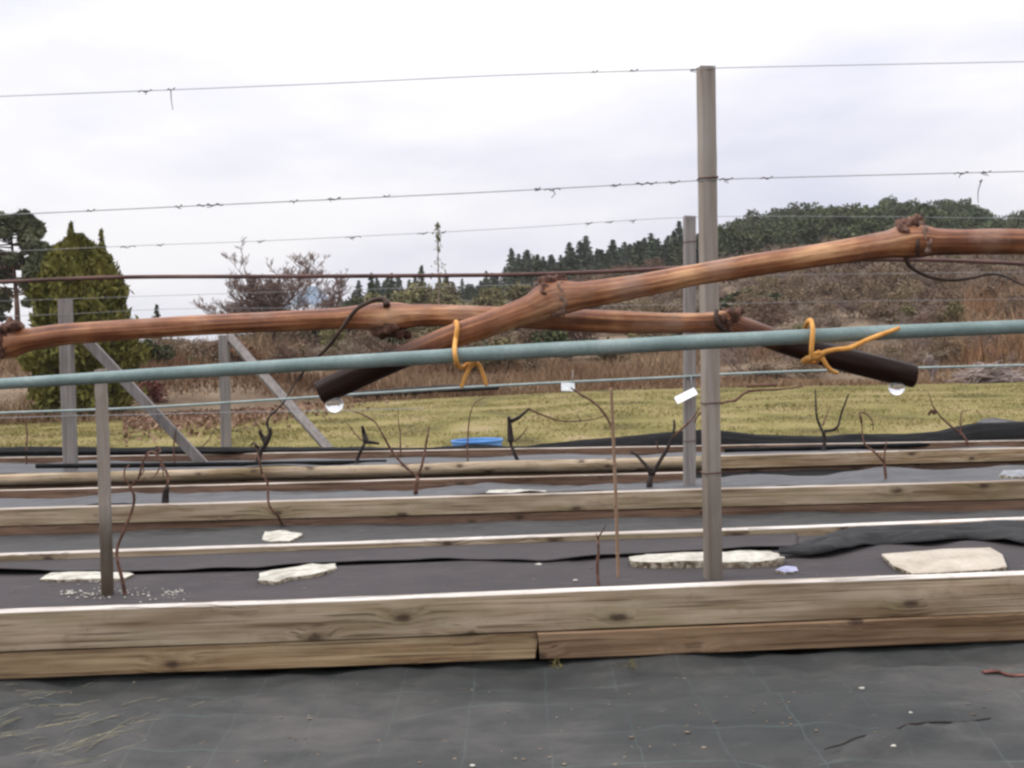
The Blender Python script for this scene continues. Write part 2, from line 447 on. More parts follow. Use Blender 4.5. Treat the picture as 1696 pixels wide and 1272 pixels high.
M['vine_dark'] = mottled('black_vine_bark', [(0.3, (0.010, 0.008, 0.008)), (0.7, (0.04, 0.028, 0.022))], scale=40, rough=0.8)
M['pipe'] = mottled('black_poly_pipe', [(0.3, (0.006, 0.006, 0.006)), (0.7, (0.014, 0.014, 0.014))], scale=8, rough=0.5, spec=0.05)
M['white'] = mottled('white_label', [(0.3, (0.78, 0.78, 0.78)), (0.7, (0.88, 0.88, 0.87))], scale=30, rough=0.4)
M['tagdull'] = mottled('dull_white_label', [(0.3, (0.42, 0.45, 0.43)), (0.7, (0.66, 0.68, 0.66))], scale=40, rough=0.4)
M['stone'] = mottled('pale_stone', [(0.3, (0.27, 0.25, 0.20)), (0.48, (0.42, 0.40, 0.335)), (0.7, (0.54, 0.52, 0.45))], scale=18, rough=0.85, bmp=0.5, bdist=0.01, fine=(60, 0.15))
M['stone_side'] = mottled('rough_shaded_stone_side', [(0.36, (0.09, 0.065, 0.04)), (0.48, (0.27, 0.22, 0.15)), (0.62, (0.45, 0.41, 0.33))], scale=45, rough=0.95, bmp=0.6, bdist=0.01)  # brown pitted sides, darkened too with the underside's shade put into the colour
M['slab'] = mottled('tan_slab', [(0.3, (0.32, 0.275, 0.215)), (0.5, (0.42, 0.37, 0.295)), (0.7, (0.48, 0.43, 0.35))], scale=6, rough=0.8, bmp=0.25, bdist=0.006, fine=(50, 0.1))
M['blue'] = mottled('blue_plastic', [(0.3, (0.05, 0.17, 0.42)), (0.7, (0.10, 0.26, 0.55))], scale=5, rough=0.4)
M['palebl'] = mottled('pale_blue_film', [(0.3, (0.30, 0.42, 0.56)), (0.7, (0.48, 0.58, 0.70))], scale=2, rough=0.35)
M['soil'] = mottled('dark_soil', [(0.3, (0.03, 0.022, 0.016)), (0.7, (0.09, 0.065, 0.045))], scale=12, rough=0.95)

def filmmat(name, c0, c1, rough=0.5, spec=0.45, lines=False, dust=0.35):
    m, nt, b = newmat(name, rough, spec)
    v = coords(nt, 'Object')
    f = noise_n(nt, v, 3.0, 6, 0.6)
    f2 = noise_n(nt, coords(nt, 'Object', (1, 3.5, 1)), 9, 5, 0.65)
    r = ramp(nt, [(0.3, c0), (0.7, c1)])
    nt.links.new(math_n(nt, 'ADD', math_n(nt, 'MULTIPLY', f, .5), math_n(nt, 'MULTIPLY', f2, .5)), r.inputs[0])
    c = r.outputs[0]
    if dust:
        rd = ramp(nt, [(0.52, (0, 0, 0)), (0.75, (dust,) * 3)]); nt.links.new(f2, rd.inputs[0])
        c = mixc(nt, rd.outputs[0], c, (0.20, 0.185, 0.165))
    if lines:
        # woven weed fabric: thin green marker threads every 22 cm both ways, slightly wandering
        wob = noise_n(nt, v, 2.2, 2)
        sx = nd(nt, 'ShaderNodeSeparateXYZ'); nt.links.new(v, sx.inputs[0])
        tot = None
        for ax, per, ph in ((0, 0.218, 0.03), (1, 0.235, 0.09)):
            q = math_n(nt, 'ADD', sx.outputs[ax], math_n(nt, 'MULTIPLY_ADD', wob, 0.022, ph))
            q = math_n(nt, 'FRACT', math_n(nt, 'DIVIDE', q, per))
            q = math_n(nt, 'ABSOLUTE', math_n(nt, 'SUBTRACT', q, 0.5))
            w = 0.008 if ax == 0 else 0.015
            q = math_n(nt, 'LESS_THAN', q, w)
            tot = q if tot is None else math_n(nt, 'MAXIMUM', tot, q)
        wear = noise_n(nt, v, 5.5, 4)
        rw = ramp(nt, [(0.42, (0.02,) * 3), (0.70, (0.42,) * 3)]); nt.links.new(wear, rw.inputs[0])
        c = mixc(nt, math_n(nt, 'MULTIPLY', tot, rw.outputs[0]), c, (0.15, 0.24, 0.20))
    nt.links.new(c, b.inputs['Base Color'])
    rr = ramp(nt, [(0.3, (rough - .1,) * 3), (0.7, (rough + .15,) * 3)]); nt.links.new(f2, rr.inputs[0])
    nt.links.new(rr.outputs[0], b.inputs['Roughness'])
    bump(nt, b, f2, 0.35, 0.012)
    return m
M['film'] = filmmat('bed_membrane', (0.042, 0.037, 0.037), (0.070, 0.061, 0.061), 0.8, 0.15, dust=0.14)
M['film_dark'] = filmmat('black_membrane', (0.006, 0.006, 0.006), (0.012, 0.012, 0.012), 0.6, 0.025, dust=0.02)
M['film_flap'] = filmmat('grey_black_flap', (0.014, 0.014, 0.014), (0.045, 0.045, 0.046), 0.7, 0.1, dust=0.12)
M['film_shiny'] = filmmat('worn_shiny_membrane', (0.045, 0.045, 0.045), (0.085, 0.087, 0.088), 0.5, 0.28, dust=0.3)
M['film_path'] = filmmat('old_path_membrane', (0.022, 0.022, 0.021), (0.062, 0.060, 0.057), 0.65, 0.25, dust=0.25)
def fabricmat():
    m, nt, b = newmat('woven_path_fabric', 0.72, 0.22)
    v = coords(nt, 'Object')
    f = noise_n(nt, v, 1.3, 4, 0.55)
    f2 = noise_n(nt, coords(nt, 'Object', (1, 1.6, 1)), 7, 4, 0.6)
    r = ramp(nt, [(0.30, (0.022, 0.025, 0.0235)), (0.49, (0.042, 0.0435, 0.041)), (0.68, (0.090, 0.084, 0.076))])
    nt.links.new(math_n(nt, 'ADD', math_n(nt, 'MULTIPLY', f, .7), math_n(nt, 'MULTIPLY', f2, .3)), r.inputs[0])
    c = r.outputs[0]
    # weave: fine threads both ways
    sx = nd(nt, 'ShaderNodeSeparateXYZ'); nt.links.new(v, sx.inputs[0])
    wv = math_n(nt, 'MULTIPLY', math_n(nt, 'SINE', math_n(nt, 'MULTIPLY', sx.outputs[0], 1500.0)), math_n(nt, 'SINE', math_n(nt, 'MULTIPLY', sx.outputs[1], 1500.0)))
    rw_ = ramp(nt, [(0.0, (0.80,) * 3), (1.0, (1.2,) * 3)]); nt.links.new(math_n(nt, 'MULTIPLY_ADD', wv, .5, .5), rw_.inputs[0])
    c = mixc(nt, 1.0, c, rw_.outputs[0], 'MULTIPLY')
    wob = noise_n(nt, v, 1.6, 2); tot = None
    for ax, per, ph, w in ((0, 0.218, 0.03, 0.009), (1, 0.235, 0.09, 0.016)):
        q = math_n(nt, 'ADD', sx.outputs[ax], math_n(nt, 'MULTIPLY_ADD', wob, 0.03, ph))
        q = math_n(nt, 'ABSOLUTE', math_n(nt, 'SUBTRACT', math_n(nt, 'FRACT', math_n(nt, 'DIVIDE', q, per)), 0.5))
        q = math_n(nt, 'LESS_THAN', q, w); tot = q if tot is None else math_n(nt, 'MAXIMUM', tot, q)
    wear = noise_n(nt, v, 4, 4)
    rw = ramp(nt, [(0.38, (0.04,) * 3), (0.70, (0.22,) * 3)]); nt.links.new(wear, rw.inputs[0])
    c = mixc(nt, math_n(nt, 'MULTIPLY', tot, rw.outputs[0]), c, (0.13, 0.20, 0.18))
    # dried mud splashes
    md = noise_n(nt, v, 14, 6, 0.7); rm = ramp(nt, [(0.62, (0, 0, 0)), (0.78, (.5,) * 3)]); nt.links.new(md, rm.inputs[0])
    c = mixc(nt, rm.outputs[0], c, (0.14, 0.115, 0.085))
    nt.links.new(c, b.inputs['Base Color'])
    f4 = noise_n(nt, coords(nt, 'Object', (1, 2.4, 1)), 22, 4, 0.6)
    bump(nt, b, math_n(nt, 'ADD', f2, math_n(nt, 'MULTIPLY', f4, .5)), 0.5, 0.014)
    return m
M['fabric'] = fabricmat()

M['lawn'] = mottled('rough_lawn', [(0.32, (0.085, 0.070, 0.028)), (0.43, (0.150, 0.132, 0.042)), (0.56, (0.225, 0.188, 0.072)), (0.70, (0.27, 0.205, 0.115))], scale=0.9, stretch=(1, 0.5, 1), rough=0.95, spec=0.1, detail=8)
M['grass'] = mottled('winter_grass_blade', [(0.32, (0.085, 0.078, 0.026)), (0.48, (0.192, 0.160, 0.058)), (0.62, (0.300, 0.240, 0.120))], scale=1.1, stretch=(1, .6, 1), rough=0.9, spec=0.1, detail=8)
M['hill'] = mottled('leaf_litter_ground', [(0.3, (0.075, 0.054, 0.035)), (0.5, (0.145, 0.106, 0.070)), (0.7, (0.23, 0.175, 0.12))], scale=0.5, rough=0.95, spec=0.05, detail=9)
M['woodfloor'] = mottled('dark_wood_floor', [(0.3, (0.022, 0.024, 0.014)), (0.5, (0.05, 0.048, 0.028)), (0.7, (0.09, 0.078, 0.05))], scale=0.3, rough=0.95, spec=0.05, detail=8)
M['bracken'] = mottled('dead_bracken', [(0.30, (0.095, 0.050, 0.029)), (0.45, (0.185, 0.112, 0.066)), (0.6, (0.26, 0.18, 0.11)), (0.75, (0.34, 0.255, 0.165))], scale=0.16, rough=0.95, spec=0.05, detail=9)
M['drygrass'] = mottled('dry_orange_grass', [(0.3, (0.16, 0.082, 0.042)), (0.5, (0.25, 0.145, 0.078)), (0.7, (0.34, 0.235, 0.15))], scale=0.4, rough=0.95, spec=0.05, detail=7)
M['thuja'] = leafmat('yellow_green_cypress', (0.066, 0.070, 0.018), (0.140, 0.135, 0.032), (0.225, 0.195, 0.056), 2.0, 0.0)
M['needle'] = leafmat('pine_needles', (0.030, 0.041, 0.020), (0.072, 0.086, 0.040), (0.130, 0.138, 0.068), 1.2, 0.15)
M['needle_near'] = leafmat('grey_green_pine_needles', (0.055, 0.065, 0.034), (0.105, 0.115, 0.062), (0.165, 0.165, 0.095), 1.2, 0.0)
M['spruce'] = leafmat('spruce_needles', (0.026, 0.038, 0.021), (0.060, 0.076, 0.040), (0.108, 0.122, 0.064), 0.8, 0.2)
M['olive'] = leafmat('olive_leaves', (0.075, 0.072, 0.028), (0.15, 0.135, 0.055), (0.23, 0.20, 0.095), 1.2, 0.2)
M['green'] = leafmat('dark_bush_leaves', (0.020, 0.026, 0.012), (0.055, 0.062, 0.026), (0.10, 0.105, 0.045), 1.5, 0.15)
M['redleaf'] = leafmat('dead_red_leaves', (0.09, 0.035, 0.022), (0.19, 0.085, 0.055), (0.29, 0.16, 0.11), 1.5, 0.12)
M['brownleaf'] = leafmat('brown_scrub_leaves', (0.120, 0.082, 0.050), (0.185, 0.130, 0.082), (0.250, 0.185, 0.125), 1.2, 0.2)
M['redleaf2'] = mottled('fallen_leaves', [(0.3, (0.10, 0.055, 0.035)), (0.5, (0.22, 0.135, 0.09)), (0.7, (0.36, 0.26, 0.18))], scale=3, rough=0.9, spec=0.1, detail=7)
M['twig'] = mottled('brown_grey_twigs', [(0.3, (0.125, 0.090, 0.068)), (0.7, (0.27, 0.205, 0.160))], scale=1.5, rough=0.9, per_obj=0.2)
M['twig_red'] = mottled('red_brown_twigs', [(0.3, (0.10, 0.055, 0.042)), (0.7, (0.22, 0.13, 0.10))], scale=1.5, rough=0.9, per_obj=0.1)
M['twig_grey'] = mottled('grey_brown_twigs', [(0.3, (0.115, 0.072, 0.056)), (0.7, (0.25, 0.175, 0.145))], scale=1.5, rough=0.9)
M['trunk'] = mottled('pine_bark', [(0.3, (0.06, 0.035, 0.025)), (0.7, (0.19, 0.11, 0.075))], scale=6, stretch=(1, 1, .4), rough=0.95, bmp=0.4)
M['brush'] = mottled('grey_brushwood', [(0.3, (0.17, 0.13, 0.115)), (0.7, (0.38, 0.31, 0.28))], scale=3, rough=0.9)

m_, nt_, b_ = newmat('sap_water', 0.0, 0.5)
b_.inputs['Transmission Weight'].default_value = 1.0; b_.inputs['IOR'].default_value = 1.33
b_.inputs['Base Color'].default_value = (1, 1, 1, 1)
M['water'] = m_

# ================================================================== STRUCTURE
# ---- big ground sheet
mb = MB()
def gfn(u, v): return (-420 + 840 * u, -30 + 520 * v, -0.75)
grid(mb, 24, 24, gfn)
tag(mb.build('ground', M['soil']), kind='structure')

def lawn_edge(px):
    return interp([(-600, 20.5), (150, 20.5), (420, 22), (620, 26), (1000, 28.5), (1300, 26.5), (1700, 24.5), (2400, 24)], px)
SKYLINE = [(-1500, 620), (-400, 600), (0, 585), (300, 572), (480, 540), (560, 520), (620, 497), (700, 490), (800, 488), (850, 476), (900, 465), (950, 455),
           (1050, 442), (1150, 430), (1200, 418), (1280, 398), (1340, 390), (1500, 382), (1600, 384), (1660, 400), (1700, 390), (2000, 372), (2600, 400)]
def crest(px):       # ground height of the hill crest at distance 180 m
    y = interp(SKYLINE, px)
    return CAM_Z + (hor(px) - y) * 180.0 / F
def terr(x, y):
    px = 848 + F * x / max(y, 1.0)
    px = max(-1400, min(2500, px))
    e = lawn_edge(px)
    z = -0.20 + 0.03 * n3((x, y, 0), 0.15)
    bank = interp([(-600, 1.1), (420, 0.9), (620, 0.55), (1100, 0.35), (2400, 0.4)], px)
    z += bank * sstep(e, e + 9, y)
    H = crest(px)
    t = max(0.0, min(1.35, (y - e - 6) / (180 - e - 6)))
    z += (H - 0.2 - bank) * (t ** 1.15 if t < 1 else 1 - (t - 1) * 0.6)
    if y > e: z += 0.25 * n3((x, y, 3), 0.12) * sstep(e, e + 12, y)
    return z

mb = MB()
PXS0, PXS1 = -1500, 2700
def lawnfn(u, v):
    px = PXS0 + (PXS1 - PXS0) * u
    e = lawn_edge(px)
    y = 10.2 + (e - 10.2) * v
    return (y * (px - 848) / F, y, terr(y * (px - 848) / F, y))
grid(mb, 120, 40, lawnfn)
tag(mb.build('lawn', M['lawn']), kind='structure')
mb = MB()
def hillfn(u, v):
    px = PXS0 + (PXS1 - PXS0) * u
    e = lawn_edge(px)
    y = e + (122 - e) * v ** 1.7
    return (y * (px - 848) / F, y, terr(y * (px - 848) / F, y))
grid(mb, 160, 60, hillfn)
tag(mb.build('hillside', M['hill']), kind='structure')
mb = MB()
def woodfn(u, v):
    px = PXS0 + (PXS1 - PXS0) * u
    y = 122 + 114 * v
    return (y * (px - 848) / F, y, terr(y * (px - 848) / F, y))
grid(mb, 160, 24, woodfn)
tag(mb.build('wooded_hillside', M['woodfloor']), kind='structure')

# ---- soil under the beds and paths
mb = MB()
def sfn(u, v):
    x = -14 + 28 * u; y = -2 + 13.2 * v
    return (x, y, -0.36 + 0.02 * n3((x, y, 0), 1.0))
grid(mb, 40, 30, sfn)
tag(mb.build('soil', M['soil']), kind='structure')

# ================================================================== BEDS, PATHS AND MEMBRANES
def board(name, parent, A, B, h, t, mat, jag=0.0, warp=0.004, seed=0.0, top=True):
    """plank whose top front edge runs from A to B; h high, t thick (away from the camera)"""
    A, B = Vector(A), Vector(B)
    L = (B - A).length
    X = (B - A).normalized(); Y = Vector((0, 0, 1)).cross(X).normalized(); Z = X.cross(Y)
    mb = MB(); ch = 0.004
    prof = [(0, -ch), (ch, 0), (t - ch, 0), (t, -ch), (t, -h + ch), (t - ch, -h), (ch, -h), (0, -h + ch)]
    n = 40
    for i in range(n + 1):
        x = L * i / n
        dz = warp * n3((x, seed, 0), 0.9) ; dy = warp * n3((x, seed + 9, 0), 0.8)
        for q, (py, pz) in enumerate(prof):
            xx = x
            if jag and i in (0, n): xx += jag * n3((py * 60, pz * 60, seed + i), 1.0)
            mb.vert((xx, py + dy, pz + dz + (0.0015 * n3((x, q, seed), 9)) ))
    k = len(prof)
    for i in range(n):
        for q in range(k):
            q2 = (q + 1) % k
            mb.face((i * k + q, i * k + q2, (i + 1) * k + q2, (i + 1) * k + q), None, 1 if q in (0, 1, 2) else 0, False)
    mb.face(list(range(k))[::1], None, 0, False); mb.face(list(range(n * k, n * k + k))[::-1], None, 0, False)
    for f_i, f in enumerate(mb.f): mb.f[f_i] = tuple(reversed(f))
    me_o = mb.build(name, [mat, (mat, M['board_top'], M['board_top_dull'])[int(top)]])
    mw = Matrix((X, Y, Z)).transposed().to_4x4(); mw.translation = A
    me_o.parent = parent
    me_o.matrix_parent_inverse = Matrix.Identity(4)
    me_o.matrix_local = Matrix.Translation(-parent.location) @ mw
    return me_o
def line_pts(yl, ym, yr, z, x0=-260, x1=1960):
    """straight run on the plane z whose picture passes y=yl at the left edge and yr at the right edge"""
    a, b = G(0, yl, z), G(1696, yr, z)
    d = (b - a)
    def at(px):
        # point of the 3D line whose picture column is px
        lo, hi = -0.6, 1.6
        for _ in range(40):
            m = (lo + hi) / 2; q = a + d * m - CAMP
            c = R3.transposed() @ q
            if W_PX / 2 + F * c.x / -c.z < px: lo = m
            else: hi = m
        return a + d * lo
    return at

def sheet(name, mat, A0, A1, B0, B1, nx, ny, hfn, label=None, cat=None, kind=None, thick=0.0):
    """cloth laid over the quad A0-A1 (near edge) B0-B1 (far edge); hfn(u, v, p) adds height"""
    A0, A1, B0, B1 = map(Vector, (A0, A1, B0, B1))
    mb = MB()
    def fn(u, v):
        p = (A0 * (1 - u) + A1 * u) * (1 - v) + (B0 * (1 - u) + B1 * u) * v
        return p + Vector((0, 0, hfn(u, v, p)))
    grid(mb, nx, ny, fn)
    o = mb.build(name, mat)
    if thick:
        md = o.modifiers.new('thickness', 'SOLIDIFY'); md.thickness = thick; md.offset = -1
    return tag(o, label, cat, None, kind)

# --- path fabric in front of row 1
row1f = line_pts(1015, 990, 950, 0.010)
base1 = G(848, 1106, -0.215)
def path_h(u, v, p):
    w = 0.026 * n3(p, 2.0) + 0.022 * n3((p.x * 1.0, p.y * 3.2, 1), 2.6) + 0.013 * n3((p.x * 2.0, p.y * 5, 4), 3.6) + 0.006 * n3((p.x * 1.2, p.y * 3, 6), 9)
    # diagonal folds gathered at the lower left
    q = (p.x + 1.25) * 0.8 - (p.y - 2.9) * 0.9
    fold = math.exp(-((p.x + 1.35) / 0.42) ** 2) * math.exp(-((p.y - 2.95) / 0.45) ** 2)
    w += 0.016 * fold * math.sin(q * 30 + 2 * n3(p, 3))
    # a raised wrinkle that runs up to the right
    t = (p.y - 2.62) - (p.x - 0.75) * 0.42
    w += 0.028 * math.exp(-(t / 0.035) ** 2) * sstep(0.55, 0.85, p.x) * (1 - sstep(1.15, 1.5, p.x)) * (1 if t < 0 else math.exp(-(t / .01) ** 2))
    return w
sheet('path', M['fabric'], (-4.2, 1.2, -.225), (4.2, 1.2, -.225), (-4.2, 3.56, -.225), (4.2, 3.56, -.225), 300, 110, path_h, kind='structure')

# --- row 1 bed
bed1 = empty('raised_bed', row1f(848), 'nearest timber edged vine bed, its front of two stacked weathered boards', 'raised bed', 'timber edged vine beds')
A, B = row1f(-260), row1f(1960)
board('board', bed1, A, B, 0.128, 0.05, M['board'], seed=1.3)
dn = Vector((0, 0, -0.131))
A2, J = row1f(-260) + dn, row1f(886) + dn
o = board('board', bed1, A2 + Vector((0, 0.004, 0)), J + Vector((0, 0.004, 0)), 0.085, 0.045, M['board_tan'], jag=0.03, seed=4.1, top=0)
tag(o, 'lower left brown board with a ragged rotten end')
J2, B2 = row1f(889) + dn, row1f(1960) + dn
o = board('board', bed1, J2 + Vector((0, -0.006, 0.0)), B2 + Vector((0, -0.012, 0.004)), 0.086, 0.05, M['board_brown'], jag=0.01, seed=6.7, top=0)
tag(o, 'lower right brown board standing a little proud')
row1b = line_pts(920, 896, 860, 0.012)
A, B = row1b(-260), row1b(1960)
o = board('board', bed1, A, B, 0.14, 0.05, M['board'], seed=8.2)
# film of bed 1
fz = -0.022
n0, n1 = row1f(-260), row1f(1960); f0, f1 = row1b(-260), row1b(1960)
def film1_h(u, v, p):
    w = 0.006 * n3(p, 1.7) + 0.003 * n3(p, 6)
    w += 0.014 * sstep(0.8, 1.0, v)* (1 - sstep(.97, 1.0, v)) * (0.5 + n3((p.x, 0, 7), 0.9))
    w -= 0.012 * (1 - sstep(0, 0.07, v))
    t = v - (0.63 + 0.03 * n3((p.x, 3, 1), 1.3))
    if -2.2 < p.x < 0.2: w += 0.013 * math.exp(-(t / 0.05) ** 2) * (1 if t < 0.02 else 0.3) * (0.5 + n3((p.x, 1, 8), 2))
    return w
off = Vector((0, 0.0525, fz - 0.010)); offb = Vector((0, -0.004, fz - 0.012))
sheet('ground_sheet', M['film'], n0 + off, n1 + off, f0 + offb, f1 + offb, 260, 46, film1_h,
      'dark grey weed membrane covering the soil of the nearest bed', 'ground sheet')
mb = MB()
LAP = [(-260, 957), (60, 950), (220, 951), (430, 946), (560, 935), (740, 931), (900, 932), (1040, 922), (1200, 914), (1330, 908)]
def lap(u, v):
    px = -260 + 1580 * u
    fr = G(px, interp(LAP, px), fz + .004)
    bk = row1b(px) + offb + Vector((0, 0, .006))
    p = fr * (1 - v) + bk * v
    lift = .010 + .016 * max(0, n3((p.x, 4, 2), 1.9)) + .008 * n3((p.x, 2, 9), 5)
    fr_t = max(0, 1 - v * 3.2)
    p.z += .004 + max(.001, lift) * fr_t + 0.006 * n3((p.x, p.y * 2, 1), 2.4) * (1 - abs(2 * v - 1))
    p.y += .012 * n3((p.x, 8, 3), 4) * fr_t
    return p
grid(mb, 240, 14, lap)
o = mb.build('ground_sheet', M['film']); o.modifiers.new('thickness', 'SOLIDIFY').thickness = 0.003
tag(o, 'rear strip of grey membrane lapped over the front one, edge slightly lifted', 'ground sheet')
# loose black flap pushed up against the far board at the right
mb = MB()
def flap(u, v):
    px = 1290 + (1960 - 1290) * u
    back = row1b(px) + Vector((0, -0.006, -0.012 + 0.008 * n3((px * .01, 0, 0), 1)))
    fy = interp([(1290, 913), (1340, 914), (1420, 901), (1500, 892), (1600, 887), (1696, 894), (1960, 884)], px)
    front = G(px, fy, fz + 0.026 + 0.016 * n3((px * .012, 5, 0), 1))
    tp_ = sstep(1290, 1430, px)
    back = front.lerp(back, .12 + .88 * tp_)
    p = back * (1 - v) + front * v
    hump = interp([(1290, .002), (1340, .014), (1450, .016), (1600, .008), (1696, .005), (1960, .01)], px)
    p.z += hump * (math.sin(math.pi * min(1, v * 1.02)) + .5 * math.sin(v * 9 + 2 * n3((p.x, 0, 2), 2.2)) * v * (1 - v) * 3) + 0.014 * n3((p.x * .7, p.y * 2, v), 6) - 0.012 * sstep(.92, 1, v)
    return p
grid(mb, 90, 18, flap)
o = mb.build('loose_sheet', M['film_flap'])
md = o.modifiers.new('thickness', 'SOLIDIFY'); md.thickness = 0.004
tag(o, 'loose black plastic flap bunched against the far board above the tan slab', 'plastic sheet')

# --- path between row 1 and row 2
row2f = line_pts(843, 822, 796, 0.020)
def pathh2(u, v, p): return 0.020 * n3(p, 1.6) + 0.014 * n3((p.x * .7, p.y * 2, 6), 4)
q0, q1 = row1b(-260), row1b(1960); s0, s1 = row2f(-260), row2f(1960)
zz = Vector((0, 0.06, -0.13)); zb = Vector((0, 0.0, -0.140))
sheet('path', M['film_path'], q0 + zz, q1 + zz, s0 + zb, s1 + zb, 200, 30, pathh2, kind='structure')

# --- row 2 bed
bed2 = empty('raised_bed', row2f(848), 'second timber edged vine bed, behind the tallest post, pale boards with green stain', 'raised bed', 'timber edged vine beds')
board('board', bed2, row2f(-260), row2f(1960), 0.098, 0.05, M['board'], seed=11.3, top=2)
d2 = Vector((0, 0.008, -0.101))
board('board', bed2, row2f(-260) + d2, row2f(1960) + d2, 0.06, 0.05, M['board_red'], seed=12.9, top=0)
row2b = line_pts(812, 797, 768, -0.020)
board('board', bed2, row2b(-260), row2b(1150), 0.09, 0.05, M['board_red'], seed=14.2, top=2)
def film2_h(u, v, p):
    return 0.024 * n3(p, 1.5) + 0.030 * n3((p.x * .6, p.y * 2.2, 3), 3.2) + 0.012 * n3((p.x, p.y * 2, 8), 8) + 0.02 * sstep(.7, .95, v) * n3((p.x, 2, 0), 1.4) + sstep(0.6, 1, v) * 0.030 * sstep(0.5, 1.8, p.x)
n0, n1, f0, f1 = row2f(-260), row2f(1960), row2b(-260), row2b(1960)
sheet('ground_sheet', M['film_shiny'], n0 + Vector((0, .052, -.012)), n1 + Vector((0, .052, -.012)), f0 + Vector((0, -.02, -.062)), f1 + Vector((0, -.02, -.062)), 200, 26, film2_h,
      'shiny grey membrane over the second bed, rucked up at the right', 'ground sheet')

# --- path row 2 to row 3
row3f = line_pts(786, 768, 742, -0.050)
q0, q1, s0, s1 = row2b(-260), row2b(1960), row3f(-260), row3f(1960)
sheet('path', M['film_dark'], q0 + Vector((0, .06, -.11)), q1 + Vector((0, .06, -.11)), s0 + Vector((0, -.01, -.13)), s1 + Vector((0, -.01, -.13)), 120, 16, pathh2, kind='structure')
# --- row 3 bed
bed3 = empty('raised_bed', row3f(848), 'third timber edged vine bed, farthest from the camera, orange tan front board', 'raised bed', 'timber edged vine beds')
board('board', bed3, row3f(1168), row3f(1960), 0.098, 0.06, M['board_orange'], seed=21.3, top=2)
def pole(name, parent, A, B, r, mat, seed=0.0):
    A, B = Vector(A), Vector(B); L = (B - A).length
    X = (B - A).normalized(); Y = Vector((0, 0, 1)).cross(X).normalized(); Z = X.cross(Y)
    mb = MB(); tube(mb, [(L * t, .006 * n3((t * 9, seed, 0)), -r + .008 * n3((t * 7, 0, seed))) for t in np.linspace(0, 1, 24)], r, 16, step=L / 90, rough=.07, seed=seed)
    o = mb.build(name, mat)
    mw = Matrix((X, Y, Z)).transposed().to_4x4(); mw.translation = A
    o.parent = parent; o.matrix_local = Matrix.Translation(-parent.location) @ mw
    return o
tag(pole('pole', bed3, row3f(-260) + Vector((0, .03, 0)), row3f(1163) + Vector((0, .03, 0)), .05, M['board'], 3.0), 'round weathered pole along the left part of the front')
board('board', bed3, row3f(-260) + Vector((0, .03, -.102)), row3f(1960) + Vector((0, .03, -.102)), 0.05, 0.05, M['board_red'], seed=22.3, top=0)
row3b = line_pts(758, 748, 729, -0.050)
board('board', bed3, row3b(-260), row3b(1960), 0.07, 0.05, M['board_red'], seed=23.8, top=2)
n0, n1, f0, f1 = row3f(-260), row3f(1960), row3b(-260), row3b(1960)
sheet('ground_sheet', M['film_shiny'], n0 + Vector((0, .062, -.012)), n1 + Vector((0, .062, -.012)), f0 + Vector((0, -.004, -.06)), f1 + Vector((0, -.004, -.06)), 160, 20,
      lambda u, v, p: 0.026 * n3(p, 1.3) + .018 * n3((p.x * .7, p.y * 2, 1), 3.5), 'shiny grey membrane over the third bed', 'ground sheet')

def pipe(label, pts, d, r):
    mb = MB(); tube(mb, [P(x, y, d) for x, y in pts], r, 10, step=.06)
    tag(mb.build('irrigation_pipe', M['pipe'], None, P(*pts[len(pts) // 2], d)), label, 'pipe', 'black irrigation pipes')
pipe('long black pipe along the far edge of the third bed, left of the bamboo cane', [(-200, 752), (0, 750), (300, 749), (560, 747), (800, 744), (960, 741)], 10.25, .022)
pipe('black pipe lying on the third bed membrane around the foot of the strut', [(60, 772), (200, 771), (360, 769), (520, 767), (640, 765)], 9.15, .020)
pipe('black pipe along the front of the third bed, right of the tallest post', [(1200, 746), (1400, 741), (1600, 734), (1900, 724)], 9.0, .020)
# --- rolled and rucked black plastic at the edge of the lawn
mb = MB()
TOP = [(-300, 743), (0, 741), (300, 741), (700, 742), (860, 742), (900, 735), (1000, 727), (1100, 717), (1150, 712), (1200, 713), (1260, 721),
       (1350, 723), (1450, 722), (1550, 716), (1600, 708), (1622, 702), (1660, 700), (1696, 698), (1990, 690)]
def ridge(u, v):
    px = -300 + 2290 * u
    y0 = interp([(-300, 11.3), (848, 10.6), (1990, 10.2)], px)
    x = y0 * (px - 848) / F
    q = P(px, interp(TOP, px), y0)
    zt = q.z
    zg = -0.21
    v2 = v * 1.0
    # across: v 0 near foot -> 0.5 crest -> 1 far foot, rounded, with crumples
    a = math.sin(math.pi * v2) ** 0.55
    yy = y0 + (v2 - 0.5) * 0.75
    z = zg + (zt - zg) * a
    cr = 0.040 * n3((q.x * .7, yy * 4, v2 * 3), 2.0) + 0.030 * n3((q.x * 0.5, yy * 9, 3), 3)
    return (q.x * yy / y0, yy + cr, z + cr * (0.25 if 0.35 < v2 < .65 else 1))
grid(mb, 300, 24, ridge)
tag(mb.build('plastic_roll', M['film_dark']), 'long black plastic sheeting rolled up along the near edge of the lawn', 'plastic sheet')
# folded peak at the far right
mb = MB()
def peak(u, v):
    px = 1610 + 330 * u
    ty = interp([(1610, 706), (1628, 694), (1645, 692), (1690, 699), (1760, 690), (1940, 700)], px)
    by = ty + interp([(1610, 3), (1630, 13), (1690, 10), (1940, 14)], px)
    d = 10.6 - 0.35 * v + 0.1 * math.sin(v * 3.0)
    y = ty + (by - ty) * v
    q = P(px, y, d); q.z += 0.01 * n3((q.x, v, 0), 8)
    return q
grid(mb, 36, 8, peak)
o = mb.build('folded_sheet', M['film_shiny'])
o.modifiers.new('thickness', 'SOLIDIFY').thickness = 0.006
tag(o, 'folded edge of black plastic sticking up beside the lawn at the far right', 'plastic sheet')

